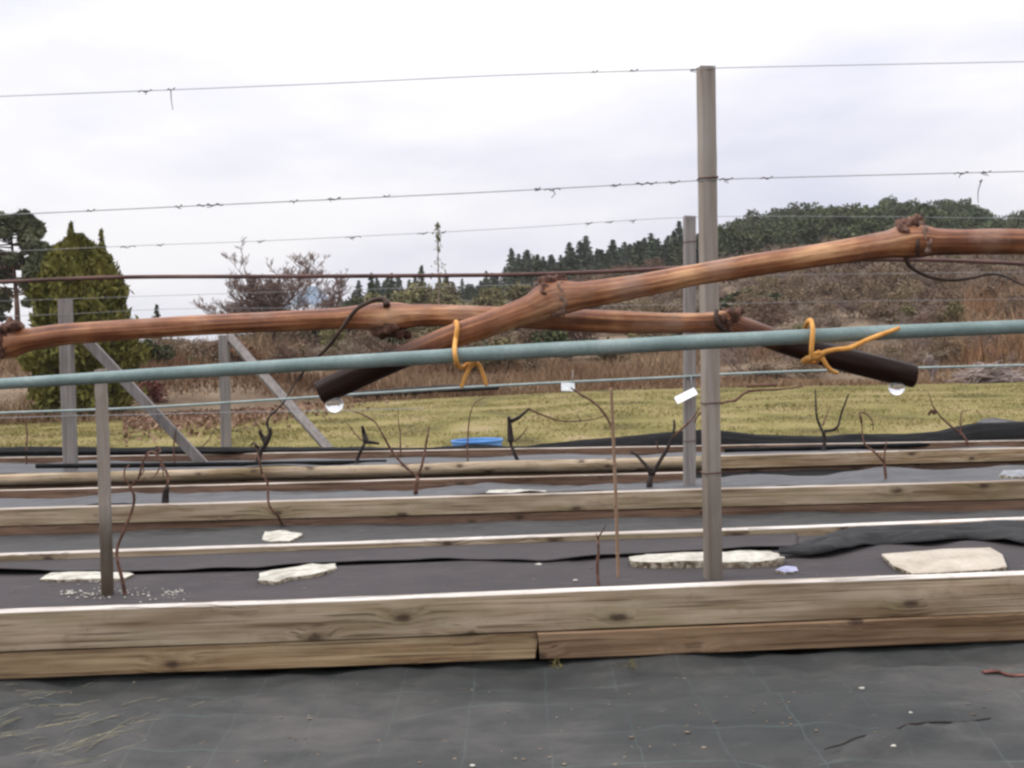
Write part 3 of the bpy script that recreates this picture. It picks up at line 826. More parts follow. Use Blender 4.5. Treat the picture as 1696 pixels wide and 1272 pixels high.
# ================================================================== POSTS
def beam(mb, A, B, w, d, twist=0.0, n=10, ch=0.004, wob=0.0015, seed=0, wet=None):
    A, B = Vector(A), Vector(B)
    Z = (B - A).normalized()
    X = Vector((1, 0, 0)); X = (X - Z * X.dot(Z)).normalized(); Y = Z.cross(X)
    c, s = math.cos(twist), math.sin(twist)
    X, Y = X * c + Y * s, Y * c - X * s
    hw, hd = w / 2, d / 2
    prof = [(-hw + ch, -hd), (hw - ch, -hd), (hw, -hd + ch), (hw, hd - ch), (hw - ch, hd), (-hw + ch, hd), (-hw, hd - ch), (-hw, -hd + ch)]
    base = len(mb.v); k = 8
    for i in range(n + 1):
        p = A + (B - A) * (i / n)
        for q, (a, b) in enumerate(prof):
            e = wob * n3((i * .7, q, seed), 1.0)
            mb.vert(p + X * (a + e) + Y * (b + e) + (Z * (0.004 * n3((a * 80, b * 80, seed), 1.0)) if i == n else Vector()), wet(i / n) if wet else 0.0)
    for i in range(n):
        for q in range(k):
            q2 = (q + 1) % k
            mb.face((base + i * k + q, base + i * k + q2, base + (i + 1) * k + q2, base + (i + 1) * k + q), None, 0, False)
    mb.face([base + n * k + q for q in range(k)], None, 0, False)
    mb.face([base + q for q in reversed(range(k))], None, 0, False)
def band(mb, c, w, d, r=0.0018, seed=0):
    hw, hd = w / 2 + r * .7, d / 2 + r * .7
    pts = [(-hw, -hd), (hw, -hd), (hw, hd), (-hw, hd), (-hw, -hd)]
    for i in range(4):
        a, b = pts[i], pts[i + 1]
        tube(mb, [Vector(c) + Vector((a[0], a[1], 0.002 * (i % 2))), Vector(c) + Vector((b[0], b[1], 0.002 * ((i + 1) % 2)))], r, 6, step=1)

# tall near post
bp = G(1180, 957, -0.022); bp.z -= 0.12
d1 = bp.y
tp = P(1169, 112, d1)
post1 = empty('trellis_post', Vector((bp.x, bp.y, -0.02)), 'tallest grey square wooden post, standing in the nearest bed', 'post', 'wooden trellis posts')
mb = MB(); beam(mb, bp, tp, 0.053, 0.058, 0.11, 30, seed=2, wet=lambda t: .55 * (1 - sstep(.18, .34, t)))
mb.build('shaft', M['post'], post1)
def post_at(y):
    t = (y - 112) / (957 - 112)
    return tp + (Vector((bp.x, bp.y, bp.z + .12)) - tp) * t
for y, r in ((295, 0.0028), (665, 0.0022), (781, 0.0022)):
    mb = MB(); band(mb, post_at(y), 0.058, 0.058, r)
    mb.build('wire_wrap', M['rust_wire'], post1)
# second row post
b2 = G(1141, 802, -0.02); b2.z -= 0.1; t2 = P(1142, 358, b2.y)
post2 = empty('trellis_post', Vector((b2.x, b2.y, -.02)), 'grey square post just left of and behind the tallest post', 'post', 'wooden trellis posts')
mb = MB(); beam(mb, b2, t2, 0.066, 0.066, 0.0, 20, seed=5); mb.build('shaft', M['post_pale'], post2)
for y in (720, 400):
    mb = MB(); c = t2 + (b2 - t2) * ((y - 358) / 460.0); band(mb, c, .066, .066, .0022); mb.build('wire_wrap', M['rust_wire'], post2)
# third row end post and strut at the left
b3 = G(117, 778, -0.07); b3.z -= .08; t3 = P(108, 496, b3.y)
post3 = empty('trellis_post', Vector((b3.x, b3.y, -.07)), 'pale grey end post in front of the yellow green cypress at the left', 'post', 'wooden trellis posts')
mb = MB(); beam(mb, b3, t3, 0.098, 0.09, 0.0, 16, seed=8); mb.build('shaft', M['post_pale'], post3)
sa = P(122, 541, b3.y + .02); sb = G(338, 770, -0.10); 
mb = MB(); beam(mb, sb, sa, 0.085, 0.06, 0.25, 14, seed=9); mb.build('strut', M['post_pale'], post3)
mb = MB(); band(mb, t3 + (b3 - t3) * .16, .098, .09, .004); mb.build('wire_wrap', M['wire'], post3)
# fourth, behind the plastic roll
b4 = P(375, 752, 11.8); t4 = P(371, 556, 11.8)
post4 = empty('trellis_post', b4, 'thin grey end post beyond the plastic roll, second braced post from the left', 'post', 'wooden trellis posts')
mb = MB(); beam(mb, b4, t4, 0.098, 0.09, 0.0, 14, seed=12); mb.build('shaft', M['post_pale'], post4)
sa = P(378, 556, 11.82); sb = P(548, 748, 11.2)
mb = MB(); beam(mb, sb, sa, 0.09, 0.06, 0.25, 14, seed=13); mb.build('strut', M['post_pale'], post4)
# wooden stake in the near bed at the left
bs = G(178, 986, -.022); bs.z -= .08; ts = P(167, 612, bs.y)
mb = MB(); beam(mb, bs, ts, 0.036, 0.034, 0.05, 24, ch=.003, seed=15, wet=lambda t: 1.0 * (1 - sstep(.30, .48, t)))
o = mb.build('stake', M['post'], None, Vector((bs.x, bs.y, -.022)))
tag(o, 'short square wooden stake with a dark wet foot, in the nearest bed at the left', 'stake')
# bamboo cane
bb = G(1024, 954, -.022); bb.z -= .05; tb = P(1012, 642, bb.y)
bam = empty('bamboo_cane', Vector((bb.x, bb.y, -.022)), 'thin brown bamboo cane upright in the nearest bed, left of the tallest post', 'garden cane')
mb = MB()
tube(mb, [bb, bb.lerp(tb, .5) + Vector((.002, 0, 0)), tb], [0.0065, 0.006, 0.0055], 8, step=0.02)
mb.build('stem', M['bamboo'], bam)
for t in (.18, .42, .62, .83):
    mb = MB(); c = bb.lerp(tb, t); tube(mb, [c - Vector((0, 0, .003)), c + Vector((0, 0, .003))], 0.0078, 8, step=.002); mb.build('joint', M['bamboo'], bam)

# ================================================================== WIRES
def wire(name, label, pts, r, mat, bits=(), cat='wire', group=None, seg=6, bitscale=1.0):
    w = empty(name, pts[len(pts) // 2], label, cat, group)
    mb = MB(); tube(mb, pts, r, seg, step=max((pts[-1] - pts[0]).length / 80, .01))
    mb.build('strand', mat, w)
    ps = [Vector(p) for p in pts]
    return w
def tendril_bits(w, spots, d, r=0.0022):
    rnd = random.Random(int(spots[0][0]))
    for (px, py, L, drop) in spots:
        mb = MB()
        a = P(px - L / 2, py + 1, d); b = P(px + L / 2, py - 1, d)
        pts = []
        k = max(4, int(L / 5))
        for i in range(k + 1):
            q = a.lerp(b, i / k); an = i * 2.1
            q += Vector((0, math.cos(an) * r * 1.6, math.sin(an) * r * 1.6)); pts.append(q)
        tube(mb, pts, [r * rnd.uniform(.6, 1.1) for _ in pts], 5, step=0.006)
        if drop:
            e = P(px + rnd.uniform(-6, 6), py + drop, d)
            m_ = P(px + rnd.uniform(-8, 8), py + drop * .5, d)
            tube(mb, [P(px, py, d), m_, e], [r * .8, r * .6, r * .45], 4, step=.01)
        mb.build('tendril_remnant', M['tendril'], w)
dw = d1 - .03
w = wire('trellis_wire', 'highest thin wire, crossing the sky at the top of the tallest post', [P(-150, 163, dw), P(0, 159.5, dw), P(500, 140, dw), P(848, 124, dw), P(1160, 114.5, dw), P(1190, 112.5, dw), P(1500, 106, dw), P(1850, 99, dw)], .0013, M['wire'], group='trellis wires')
tendril_bits(w, [(240, 151, 22, 6), (283, 148, 14, 34), (985, 119, 10, 0), (1050, 117, 14, 0), (1150, 115.5, 10, 4)], dw, .0022)
w = wire('trellis_wire', 'second wire down, tied to the tallest post at its dark band', [P(-150, 361, dw), P(0, 356, dw), P(300, 342, dw), P(600, 328, dw), P(848, 316, dw), P(1160, 299, dw), P(1190, 297, dw), P(1450, 290, dw), P(1850, 280, dw)], .0016, M['wire'], group='trellis wires')
tendril_bits(w, [(150, 349, 14, 0), (295, 342, 12, 4), (348, 339.5, 46, 4), (486, 333.5, 14, 4), (553, 329.5, 22, 5), (640, 325, 12, 0), (890, 313, 10, 3), (915, 314, 26, 14), (1020, 307, 16, 4), (1070, 304, 36, 3), (1115, 302, 22, 4), (1203, 297, 22, 6), (1270, 295, 20, 0), (1592, 287, 22, 8), (1633, 285.5, 16, 5), (1625, 300, 3, 36)], dw, .0024)
dw2 = b2.y - .04
w = wire('trellis_wire', 'faint third wire, ending level with the top of the post behind', [P(-150, 424, dw2), P(200, 408, dw2), P(480, 397, dw2), P(848, 378, dw2), P(1140, 360, dw2), P(1440, 359, dw2), P(1850, 364, dw2)], .0015, M['wire'], group='trellis wires')
tendril_bits(w, [(212, 409, 26, 0), (265, 406, 12, 0), (432, 400, 12, 3), (585, 393, 26, 4), (700, 387, 16, 0), (735, 385, 6, 5), (975, 370, 12, 5), (1010, 368, 12, 0), (1048, 366, 10, 4)], dw2, .003)
w = wire('drip_pipe', 'grey green drip pipe strung behind the tallest post, holding two white tags', [P(-150, 690, dw2), P(0, 684, dw2), P(220, 676, dw2), P(440, 663, dw2), P(590, 653, dw2), P(820, 639, dw2), P(1130, 624, dw2), P(1240, 618, dw2), P(1450, 611, dw2), P(1696, 605, dw2), P(1850, 600, dw2)], .0075, M['drip'], cat='pipe', seg=8)
d3 = b3.y - .06
def w3(label, ys, r=.0035, mat='wire'):
    return wire('trellis_wire', label, [P(x, y, d3) for x, y in ys], r, M[mat], group='trellis wires')
w3('faint far wire at the top of the pale end post', [(-150, 504), (108, 495), (450, 484), (900, 470), (1260, 456), (1850, 449)], .0018)
w3('faint far wire just under the top of the pale end post', [(-150, 530), (110, 520), (330, 511), (800, 510), (1240, 502), (1560, 497), (1850, 492)], .0017)
w3('thin far wire low on the pale end post, under the drip pipe', [(-150, 697), (110, 689), (220, 687), (420, 682), (560, 680), (700, 676)], .0030)
dn_ = 0.62
wire('rusty_wire', 'thick dark rusty wire close behind the canes', [P(-150, 471, dn_), P(0, 467, dn_), P(205, 459, dn_), P(440, 458, dn_), P(620, 457, dn_), P(848, 455, dn_), P(1000, 450, dn_), P(1150, 442, dn_), P(1300, 434, dn_), P(1450, 430, dn_), P(1560, 431, dn_), P(1696, 437, dn_), P(1850, 448, dn_)], .00115, M['rust_wire'], seg=10)

# ================================================================== FOREGROUND CANES
DA, DB, DH = 0.437, 0.4515, 0.4235
def px_path(pts, d):
    out, rad = [], []
    for p in pts:
        dd = p[3] if len(p) > 3 else d
        out.append(P(p[0], p[1], dd)); rad.append(p[2] * .5 * px_m(dd) * .97)
    return out, rad

CA = [(530, 652, 41), (548, 643, 42), (575, 631, 43), (632, 605, 41), (700, 577, 39), (752, 556, 39), (804, 539, 41), (850, 522, 43), (880, 511, 48), (912, 496, 62), (938, 492, 56), (965, 489, 48), (1000, 484, 45), (1079, 470, 38),
      (1157, 455, 36), (1240, 441, 38), (1348, 424, 37), (1420, 413, 41), (1470, 405, 46), (1502, 400, 60), (1522, 400, 58), (1549, 400, 45), (1600, 400, 43), (1670, 400, 43), (1850, 404, 43)]
CB = [(-140, 590, 40), (-30, 577, 44), (0, 571, 48), (22, 567, 50), (52, 562, 38), (114, 553, 35), (207, 547, 36), (311, 540, 35), (440, 534, 34), (555, 528, 37), (610, 526, 45), (642, 527, 54), (668, 524, 45), (711, 522, 37), (815, 524, 35), (900, 528, 36),
      (976, 531, 38), (1079, 535, 38), (1150, 535, 34), (1180, 534, 35), (1203, 534, 44), (1226, 541, 36), (1270, 558, 38), (1302, 569, 40), (1357, 585, 41), (1425, 602, 41), (1500, 620, 38), (1514, 623, 38)]
caneA = empty('vine_cane', P(912, 497, DA), 'upper red brown vine cane, rising right in front, black wet cut end at left', 'vine cane', 'pruned vine canes')
caneB = empty('vine_cane', P(642, 527, DB), 'lower red brown vine cane, passing behind the other, black wet end at right', 'vine cane', 'pruned vine canes')
pa, ra = px_path(CA, DA)
mb = MB(); tube(mb, pa, ra, 36, step=.0012, rough=.085, wet=lambda t: 1 - sstep(.055, .185, t), seed=1.0)
mb.build('stem', M['cane'], caneA)
pb, rb = px_path(CB, DB)
mb = MB(); tube(mb, pb, rb, 36, step=.0012, rough=.085, wet=lambda t: sstep(.80, .905, t), seed=7.0)
mb.build('stem', M['cane'], caneB)

def bud(parent, name, items, d, mat='scar'):
    mb = MB()
    for i, (px, py, r, sx, sz, dz) in enumerate(items):
        lump(mb, P(px, py, d + dz), r * px_m(d), (sx, 1.0, sz), .75, seed=px * .13 + i, seg=16)
    return mb.build(name, M[mat], parent)
# node of the upper cane, middle: stub on top and grey scar band down its face
bud(caneA, 'bud_scar', [(912, 470, 16, 1.15, .85, .0), (924, 463, 12, 1.1, .7, .001), (904, 480, 14, 1.0, 1.0, -.003)], DA)
bud(caneA, 'node_ring', [(928, 485, 12, .8, 1.5, -.0036), (930, 506, 12, .75, 1.3, -.0040), (922, 518, 9, 1.1, .8, -.0036)], DA, 'scale')
# node at the right: two cut stubs and pale scale
bud(caneA, 'bud_scar', [(1499, 381, 17, 1.0, 1.0, -.002), (1514, 376, 15, .9, 1.25, -.001), (1521, 365, 9, .9, 1.0, .0), (1494, 378, 9, 1.0, .8, .0)], DA)
bud(caneA, 'pale_scale', [(1529, 392, 10, .8, 1.5, -.0042), (1535, 404, 9, .7, 1.5, -.0042), (1527, 382, 9, .9, .9, -.003)], DA, 'scale')
mb = MB(); tube(mb, [P(1521, 386, DA - .0052), P(1520, 405, DA - .0068), P(1521, 424, DA - .0048)], [.0006, .0009, .0006], 8, step=.0006, rough=.2); mb.build('node_crease', M['tendril'], caneA)
# nodes of the lower cane
bud(caneB, 'bud_scar', [(17, 543, 15, 1.15, .95, -.002), (26, 540, 10, 1.0, .9, -.004), (10, 551, 10, 1, .9, -.003)], DB)
bud(caneB, 'node_ring', [(8, 563, 17, .6, 1.3, -.003), (4, 578, 14, .8, .8, -.003)], DB)
bud(caneB, 'bud_scar', [(640, 546, 18, 1.3, .85, -.002), (662, 551, 13, 1.0, .8, .0), (676, 556, 7, 1.0, .8, .001)], DB)
bud(caneB, 'bud_scar', [(1212, 523, 14, 1.1, .95, -.002), (1222, 516, 10, 1.2, .6, -.001), (1200, 530, 11, .9, 1.1, -.003)], DB)
bud(caneB, 'node_ring', [(1207, 538, 11, .8, 1.0, -.003), (1195, 536, 9, .8, 1.2, -.003)], DB)
# dried tendrils (parts of the canes)
mb = MB()
tube(mb, [P(641, 507, DB - .006), P(638, 498, DB - .005), P(628, 495, DB - .005), P(610, 501, DB - .006), P(592, 511, DB - .0065), P(576, 530, DB - .0065), P(562, 550, DB - .006), P(545, 573, DB - .003), P(528, 590, DB), P(505, 612, DB + .01), P(494, 632, DB + .02)],
     [.0016, .0014, .0010, .0009, .00085, .00085, .0008, .0008, .0007, .0006, .0004], 8, step=.001)
mb.build('tendril', M['tendril'], caneB)
mb = MB()
tube(mb, [P(1187, 514, DB - .004), P(1186, 526, DB - .006), P(1191, 540, DB - .0062), P(1203, 548, DB - .005)], [.0009, .0011, .0012, .0010], 8, step=.0008)
mb.build('tendril', M['tendril'], caneB)
mb = MB()
tube(mb, [P(1500, 425, DA - .002), P(1504, 438, DA), P(1520, 450, DA + .002), P(1545, 460, DA + .004), P(1580, 464, DA + .006), P(1612, 460, DA + .008), P(1640, 454, DA + .010), P(1665, 458, DA + .02), P(1690, 470, DA + .03), P(1730, 484, DA + .04)],
     [.0009, .0008, .00075, .0007, .0007, .0006, .0005, .0004, .0004, .0003], 8, step=.001)
mb.build('tendril', M['tendril'], caneA)

# the green sleeve the canes are tied to
HO = [(-150, 645, 19), (0, 636, 19), (114, 629, 20), (300, 617, 22), (555, 601, 24), (720, 591, 25), (850, 583, 26), (1000, 575, 26), (1165, 566, 26), (1340, 557, 25), (1500, 549, 24), (1696, 541, 24), (1850, 536, 24)]
ph, rh = px_path(HO, DH)
mb = MB(); tube(mb, ph, rh, 28, step=.004, rough=.02)
tag(mb.build('coated_wire', M['hose'], None, P(848, 583, DH)), 'grey green plastic coated support wire in front of the canes', 'support wire')

# orange ties
def tie(label, loops, tails, knot, r):
    root = empty('twine_tie', knot[0], label, 'plant tie', 'orange plant ties')
    mb = MB()
    for lp in loops:
        tube(mb, lp, r, 8, step=.0008, rough=.12)
    mb.build('loop', M['tie'], root)
    for t in tails:
        mb = MB(); tube(mb, t, [r] * (len(t) - 1) + [r * .75], 8, step=.0008, rough=.12); mb.build('tail', M['tie'], root)
    mb = MB(); tube(mb, knot, r * 1.45, 8, step=.0008, rough=.25); mb.build('knot', M['tie'], root)
    return root
r_t = 4.1 * px_m(.425)
fA, fH = DA - .0065, DH - .0045
tie('left orange twine tie with two short ends hanging like a tent',
    [[P(753, 580, DA + .0062), P(753, 550, DA + .006), P(754, 536, DA + .001), P(756, 534, DA - .003), P(757, 545, fA), P(754, 565, fA - .001), P(753, 580, fH), P(755, 595, fH - .0008), P(758, 606, DH - .001), P(766, 609, DH + .006), P(776, 602, DA)]],
    [[P(787, 600, DH + .004), P(779, 607, DH + .0035), P(771, 622, DH + .003), P(764, 642, DH + .003)], [P(784, 600, DH + .005), P(793, 604, DH + .004), P(800, 620, DH + .003), P(806, 639, DH + .003)]],
    [P(776, 602, DA - .002), P(783, 600, DH + .005), P(790, 603, DH + .005)], r_t)
tie('right orange twine tie with a knot and a long end lying on the coated wire',
    [[P(1336, 596, DB - .0055), P(1334, 575, DB + .004), P(1334, 548, DB + .003), P(1337, 535, DH + .004), P(1343, 531, DH - .001), P(1346, 545, fH), P(1345, 565, fH - .0006), P(1344, 582, fH), P(1346, 594, DH - .003)],
     [P(1334, 600, DB - .0052), P(1348, 588, DH), P(1358, 584, DH - .001), P(1352, 600, DB - .006), P(1338, 598, DB - .006)]],
    [[P(1352, 592, DH - .002), P(1366, 583, DH - .003), P(1384, 579, DH - .004), P(1408, 576, DH - .0046), P(1430, 566, DH - .0046), P(1458, 555, DH - .0045), P(1490, 543, DH - .0044)],
     [P(1360, 588, DB - .0065), P(1366, 600, DB - .0068), P(1375, 612, DB - .0070), P(1388, 618, DB - .0072)]],
    [P(1332, 598, DH + .004), P(1342, 593, DH), P(1352, 590, DH - .002), P(1362, 586, DH - .001)], r_t)

# drops of sap
def drop(label, px, py, rx, d):
    mb = MB(); base = 0
    c = P(px, py, d); r = rx * px_m(d)
    n, k = 18, 32
    for i in range(n + 1):
        th = math.pi * i / n
        for q in range(k):
            a = 2 * math.pi * q / k
            z = -math.cos(th); rr = math.sin(th)
            if z > 0: rr *= (1 - .25 * z); z *= .9
            mb.vert(c + Vector((rr * math.cos(a), rr * math.sin(a), z)) * r)
    for i in range(n):
        for q in range(k):
            q2 = (q + 1) % k
            mb.face((i * k + q, i * k + q2, (i + 1) * k + q2, (i + 1) * k + q))
    tag(mb.build('sap_drop', M['water'], None, c), label, 'drop', 'drops of sap')
drop('large clear sap drop hanging under the left black cane end', 554, 668, 15.5, DA - .001)
drop('smaller clear sap drop hanging under the right black cane end', 1485, 641, 13.5, DB - .001)

# ================================================================== VINES IN THE BEDS
def vine(label, base, trunk, shoots, r0=.012, dark=False, d=None, group='dormant vines'):
    root = empty('grape_vine', base, label, 'vine', group)
    d = d or base.y
    def pp(l, dd=0.0): return [P(x, y, d + dd + .02 * math.sin(x * .7)) for x, y in l]
    mb = MB(); t = pp(trunk); t[0] = Vector(base) - Vector((0, 0, .02))
    tube(mb, t, [r0 * (1 - .35 * i / (len(t) - 1)) for i in range(len(t))], 8, step=.02, rough=.3, seed=base.x)
    mb.build('trunk', M['vine_dark' if dark else 'vine'], root)
    for s in shoots:
        rs = s[0]; l = pp(s[1], s[2] if len(s) > 2 else 0)
        mb = MB(); tube(mb, l, [rs * (1 - .55 * i / (len(l) - 1)) for i in range(len(l))], 6, step=.02, rough=.25, seed=l[0].x)
        mb.build('shoot', M['vine_dark' if dark and rs > .008 else 'vine'], root)
    return root
z1 = -.022
vine('young curved vine beside the wooden stake', G(209, 985, z1), [(209, 985), (203, 962), (195, 930), (194, 908), (205, 880), (219, 845), (222, 820), (213, 803)],
     [(.0038, [(213, 803), (206, 790), (206, 778), (214, 770)]), (.0045, [(216, 806), (228, 795), (234, 775), (240, 757), (250, 748), (258, 752), (268, 770), (271, 790)]), (.003, [(222, 795), (235, 797), (240, 790)]), (.003, [(258, 752), (266, 748), (262, 738)])], .0068)
vine('short thin young vine stem left of the bamboo cane', G(992, 968, z1), [(992, 968), (989, 940), (991, 915), (990, 890)],
     [(.003, [(990, 890), (998, 880), (1004, 868)]), (.003, [(991, 893), (987, 884)])], .006)
z2 = -.01
vine('vine with a thick black foot in the second bed, right of the wooden stake', G(274, 832, z2), [(274, 832), (274, 818), (277, 806)],
     [(.007, [(277, 806), (279, 790), (272, 775), (264, 758), (256, 748), (244, 750), (236, 765), (238, 780), (228, 793)]), (.006, [(256, 748), (264, 742), (258, 738)]), (.005, [(268, 768), (255, 790), (240, 795)])], .022, True)
vine('thin vine bent over the front board of the second bed, above a white stone', G(470, 872, -.13), [(470, 868), (460, 854), (446, 838), (444, 818), (443, 800), (434, 785)],
     [(.006, [(434, 785), (430, 765), (426, 748), (420, 735)]), (.004, [(443, 805), (445, 790), (442, 778)])], .008, d=5.85)
vine('forked vine in the second bed near the middle, one long thin shoot arching left', G(688, 812, z2), [(688, 812), (690, 800), (692, 790)],
     [(.008, [(692, 790), (668, 770), (648, 745), (634, 720), (622, 700), (604, 688), (588, 682)]), (.009, [(693, 788), (700, 765), (704, 745), (708, 722), (711, 706)])], .015)
vine('forked vine with black foot in the second bed, just left of the tallest post', G(1076, 809, z2), [(1076, 809), (1076, 798), (1079, 788)],
     [(.012, [(1079, 790), (1073, 775), (1062, 762), (1052, 752), (1044, 748)]), (.013, [(1080, 788), (1090, 768), (1104, 745), (1113, 725), (1117, 708), (1116, 695)]), (.006, [(1090, 745), (1089, 738), (1086, 730)]), (.008, [(1113, 725), (1135, 705), (1150, 690), (1158, 675)])], .02, True)
vine('thin red vine in the second bed at the right, right of the tallest post', G(1468, 798, z2), [(1468, 798), (1466, 780), (1464, 765)],
     [(.008, [(1464, 765), (1452, 752), (1440, 742), (1432, 735), (1428, 715), (1427, 690)]), (.006, [(1464, 765), (1466, 745), (1468, 730)]), (.006, [(1427, 700), (1424, 684), (1436, 686), (1445, 698), (1446, 712)])], .010)
z3 = -.07
def v3(label, px, py, *a, **k):
    b = G(px, py, z3); return vine(label, b, *a, **k)
v3('black forked stump with a long shoot rising right, beside the second braced post', 425, 768, [(425, 768), (432, 748), (440, 735), (440, 722)],
   [(.022, [(440, 735), (434, 722), (429, 714)], -.4), (.025, [(440, 735), (447, 720), (447, 708)], -.4), (.010, [(446, 716), (443, 702), (446, 690), (462, 676), (474, 660), (486, 640), (498, 618)], -.4), (.007, [(434, 715), (424, 700), (420, 688), (425, 675)], -.4), (.014, [(428, 742), (420, 734), (416, 738)], -.4)], .022, dark=True)
v3('short black pruned stump left of the blue tub', 588, 768, [(588, 768), (594, 755), (600, 742), (606, 730)],
   [(.024, [(606, 732), (603, 718), (600, 706)], -.6), (.018, [(606, 732), (618, 733), (628, 735)], -.6), (.006, [(600, 730), (586, 716), (575, 700)], -.6)], .016, dark=True)
v3('dark stump with a stubby arm and thin shoots, right of the blue tub', 858, 760, [(858, 762), (851, 748), (846, 735), (846, 715)],
   [(.030, [(847, 732), (845, 712), (843, 690)]), (.018, [(844, 698), (858, 692), (868, 684), (877, 676)]), (.007, [(853, 730), (866, 718), (874, 708)]), (.008, [(877, 678), (900, 688), (930, 697), (962, 697), (985, 694), (1003, 688)]), (.004, [(925, 696), (924, 686)]), (.004, [(962, 697), (956, 684), (963, 680)])], .016, dark=True)
v3('vine with two tall upright shoots and a side elbow, right of the tallest post', 1364, 744, [(1364, 744), (1366, 728), (1364, 715)],
   [(.012, [(1364, 718), (1356, 700), (1352, 685), (1351, 660), (1350, 645)]), (.013, [(1366, 714), (1380, 712), (1388, 705), (1392, 690), (1398, 672), (1406, 652)]), (.007, [(1362, 705), (1368, 690), (1376, 672)])], .018, dark=True)
v3('thin leaning vine with a dark knob, in front of the brushwood at the right', 1606, 738, [(1606, 738), (1598, 725), (1590, 716)],
   [(.009, [(1590, 716), (1575, 706), (1560, 692), (1550, 680), (1543, 668), (1538, 650)]), (.020, [(1548, 684), (1543, 680), (1538, 687)]), (.007, [(1592, 718), (1591, 700), (1593, 682), (1604, 680)])], .012)
v3('tiny upright vine shoot at the far left edge', 44, 765, [(44, 765), (44, 745), (45, 720), (42, 700)], [(.006, [(42, 700), (47, 688), (54, 682)])], .009)
v3('short thin vine shoot under the first strut', 290, 768, [(290, 768), (288, 750), (288, 730)], [(.006, [(288, 732), (292, 712), (297, 698)]), (.006, [(330, 742), (345, 730), (356, 708), (364, 690)])], .009)
v3('thin arched shoot rising behind the blue tub', 775, 760, [(775, 760), (774, 745), (775, 720)], [(.006, [(775, 720), (778, 690), (786, 668), (804, 658)])], .008)
v3('slender straight shoot left of the blue tub', 664, 752, [(664, 752), (663, 735), (663, 715)], [(.006, [(663, 715), (660, 700), (660, 678)])], .008)
# shoots tied between the bamboo cane and the wires
mb = MB()
dd = b2.y - .3
tube(mb, [P(945, 642, dd), P(960, 652, dd), P(985, 668, dd), P(1003, 688, dd), P(1014, 712, dd), P(1018, 740, dd)], [.004, .006, .0065, .007, .007, .006], 6, step=.02, rough=.2)
tag(mb.build('vine_shoot', M['vine'], None, P(985, 668, dd)), 'bare shoot curving down to the bamboo cane from the dull white tag', 'vine shoot')
mb = MB()
tube(mb, [P(1150, 700, dd), P(1162, 682, dd), P(1200, 666, dd), P(1218, 663, dd), P(1240, 648, dd), P(1290, 645, dd), P(1330, 640, dd)], [.004, .006, .007, .008, .0075, .006, .003], 6, step=.02, rough=.2)
tag(mb.build('vine_shoot', M['vine'], None, P(1200, 666, dd)), 'bare shoot reaching right from behind the tallest post over the lawn', 'vine shoot')

# labels on the pipe
def plate(name, px, py, w, h, ang, d, mat, label, cat):
    root = empty(name, P(px, py, d), label, cat)
    c = P(px, py, d); a = math.radians(ang)
    X = Vector((math.cos(a), 0.12, math.sin(a))).normalized(); Z = Vector((-math.sin(a), .75, math.cos(a))).normalized(); Y = Z.cross(X).normalized()
    mb = MB(); pm = px_m(d); hw, hh, t = w * .5 * pm, h * .5 * pm, .0015
    pr = []
    for cx, cz, a0 in ((hw, hh, 0), (-hw, hh, 90), (-hw, -hh, 180), (hw, -hh, 270)):
        rr = .18 * hh
        for j in range(4):
            an = math.radians(a0 + 30 * j)
            pr.append((cx - math.copysign(rr, cx) + rr * math.cos(an), cz - math.copysign(rr, cz) + rr * math.sin(an)))
    n = len(pr)
    for yy in (-t, t):
        for (x_, z_) in pr: mb.vert(c + X * x_ + Z * z_ + Y * (yy + .15 * x_ * x_ / hw))
    mb.face(list(range(n)), None, 0, False); mb.face(list(range(n, 2 * n))[::-1], None, 0, False)
    for i in range(n):
        j = (i + 1) % n; mb.face((i, i + n, j + n, j), None, 0, False)
    mb.build('plate', mat, root)
    mb = MB(); top = c + Z * hh * .8 + X * hw * .7
    tube(mb, [top - Y * .004, top + Vector((0, -.01, .03)), top + Vector((.004, .02, .075)), top + Vector((.002, .03, .04))], .0022, 5, step=.01)
    mb.build('tie_loop', M['wire'], root)
plate('plant_tag', 1136, 654, 38, 15, 24, dw2 - .05, M['white'], 'bright white plant tag hanging tilted just left of the tallest post', 'plant tag')
plate('plant_tag', 941, 640, 23, 17, -4, dw2 - .03, M['tagdull'], 'small dull white tag hanging straight on the drip pipe', 'plant tag')

# ================================================================== STONES AND LITTER
def stone(label, outline, z0, h, mat, name='flat_stone', cat='stone', rough=.3, seed=0, rim=.9):
    pts = [G(x, y, z0 + h) for x, y in outline]
    cx = sum(pts, Vector()) / len(pts)
    # densify outline
    dense = []
    n = len(pts)
    for i in range(n):
        a, b = pts[i], pts[(i + 1) % n]
        for j in range(4):
            q = a.lerp(b, j / 4)
            q += Vector((n3(q, 30, seed), n3(q, 30, seed + 5), 0)) * .012 * rough
            dense.append(q)
    m = len(dense); mb = MB()
    rings = [(.97, -h - .01), (1.0, -h * .45), (1.0, -h * .12), (rim, 0), (.55, .002), (.0, .003)]
    for s, dz in rings:
        for q in dense:
            p = cx + (q - cx) * s
            mb.vert((p.x + .006 * rough * n3(p, 40, dz * 50), p.y, z0 + h + dz + .012 * rough * n3(p, 18, seed)))
    for i in range(len(rings) - 1):
        for k in range(m):
            k2 = (k + 1) % m
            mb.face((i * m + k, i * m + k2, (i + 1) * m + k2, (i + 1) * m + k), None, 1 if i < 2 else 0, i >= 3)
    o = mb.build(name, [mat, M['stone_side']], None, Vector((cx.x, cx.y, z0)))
    return tag(o, label, cat)
stone('long white stone lying behind the wooden stake', [(66, 958), (84, 948), (140, 945), (214, 947), (222, 951), (205, 957), (150, 958), (100, 960)], z1, .012, M['stone'], seed=1)
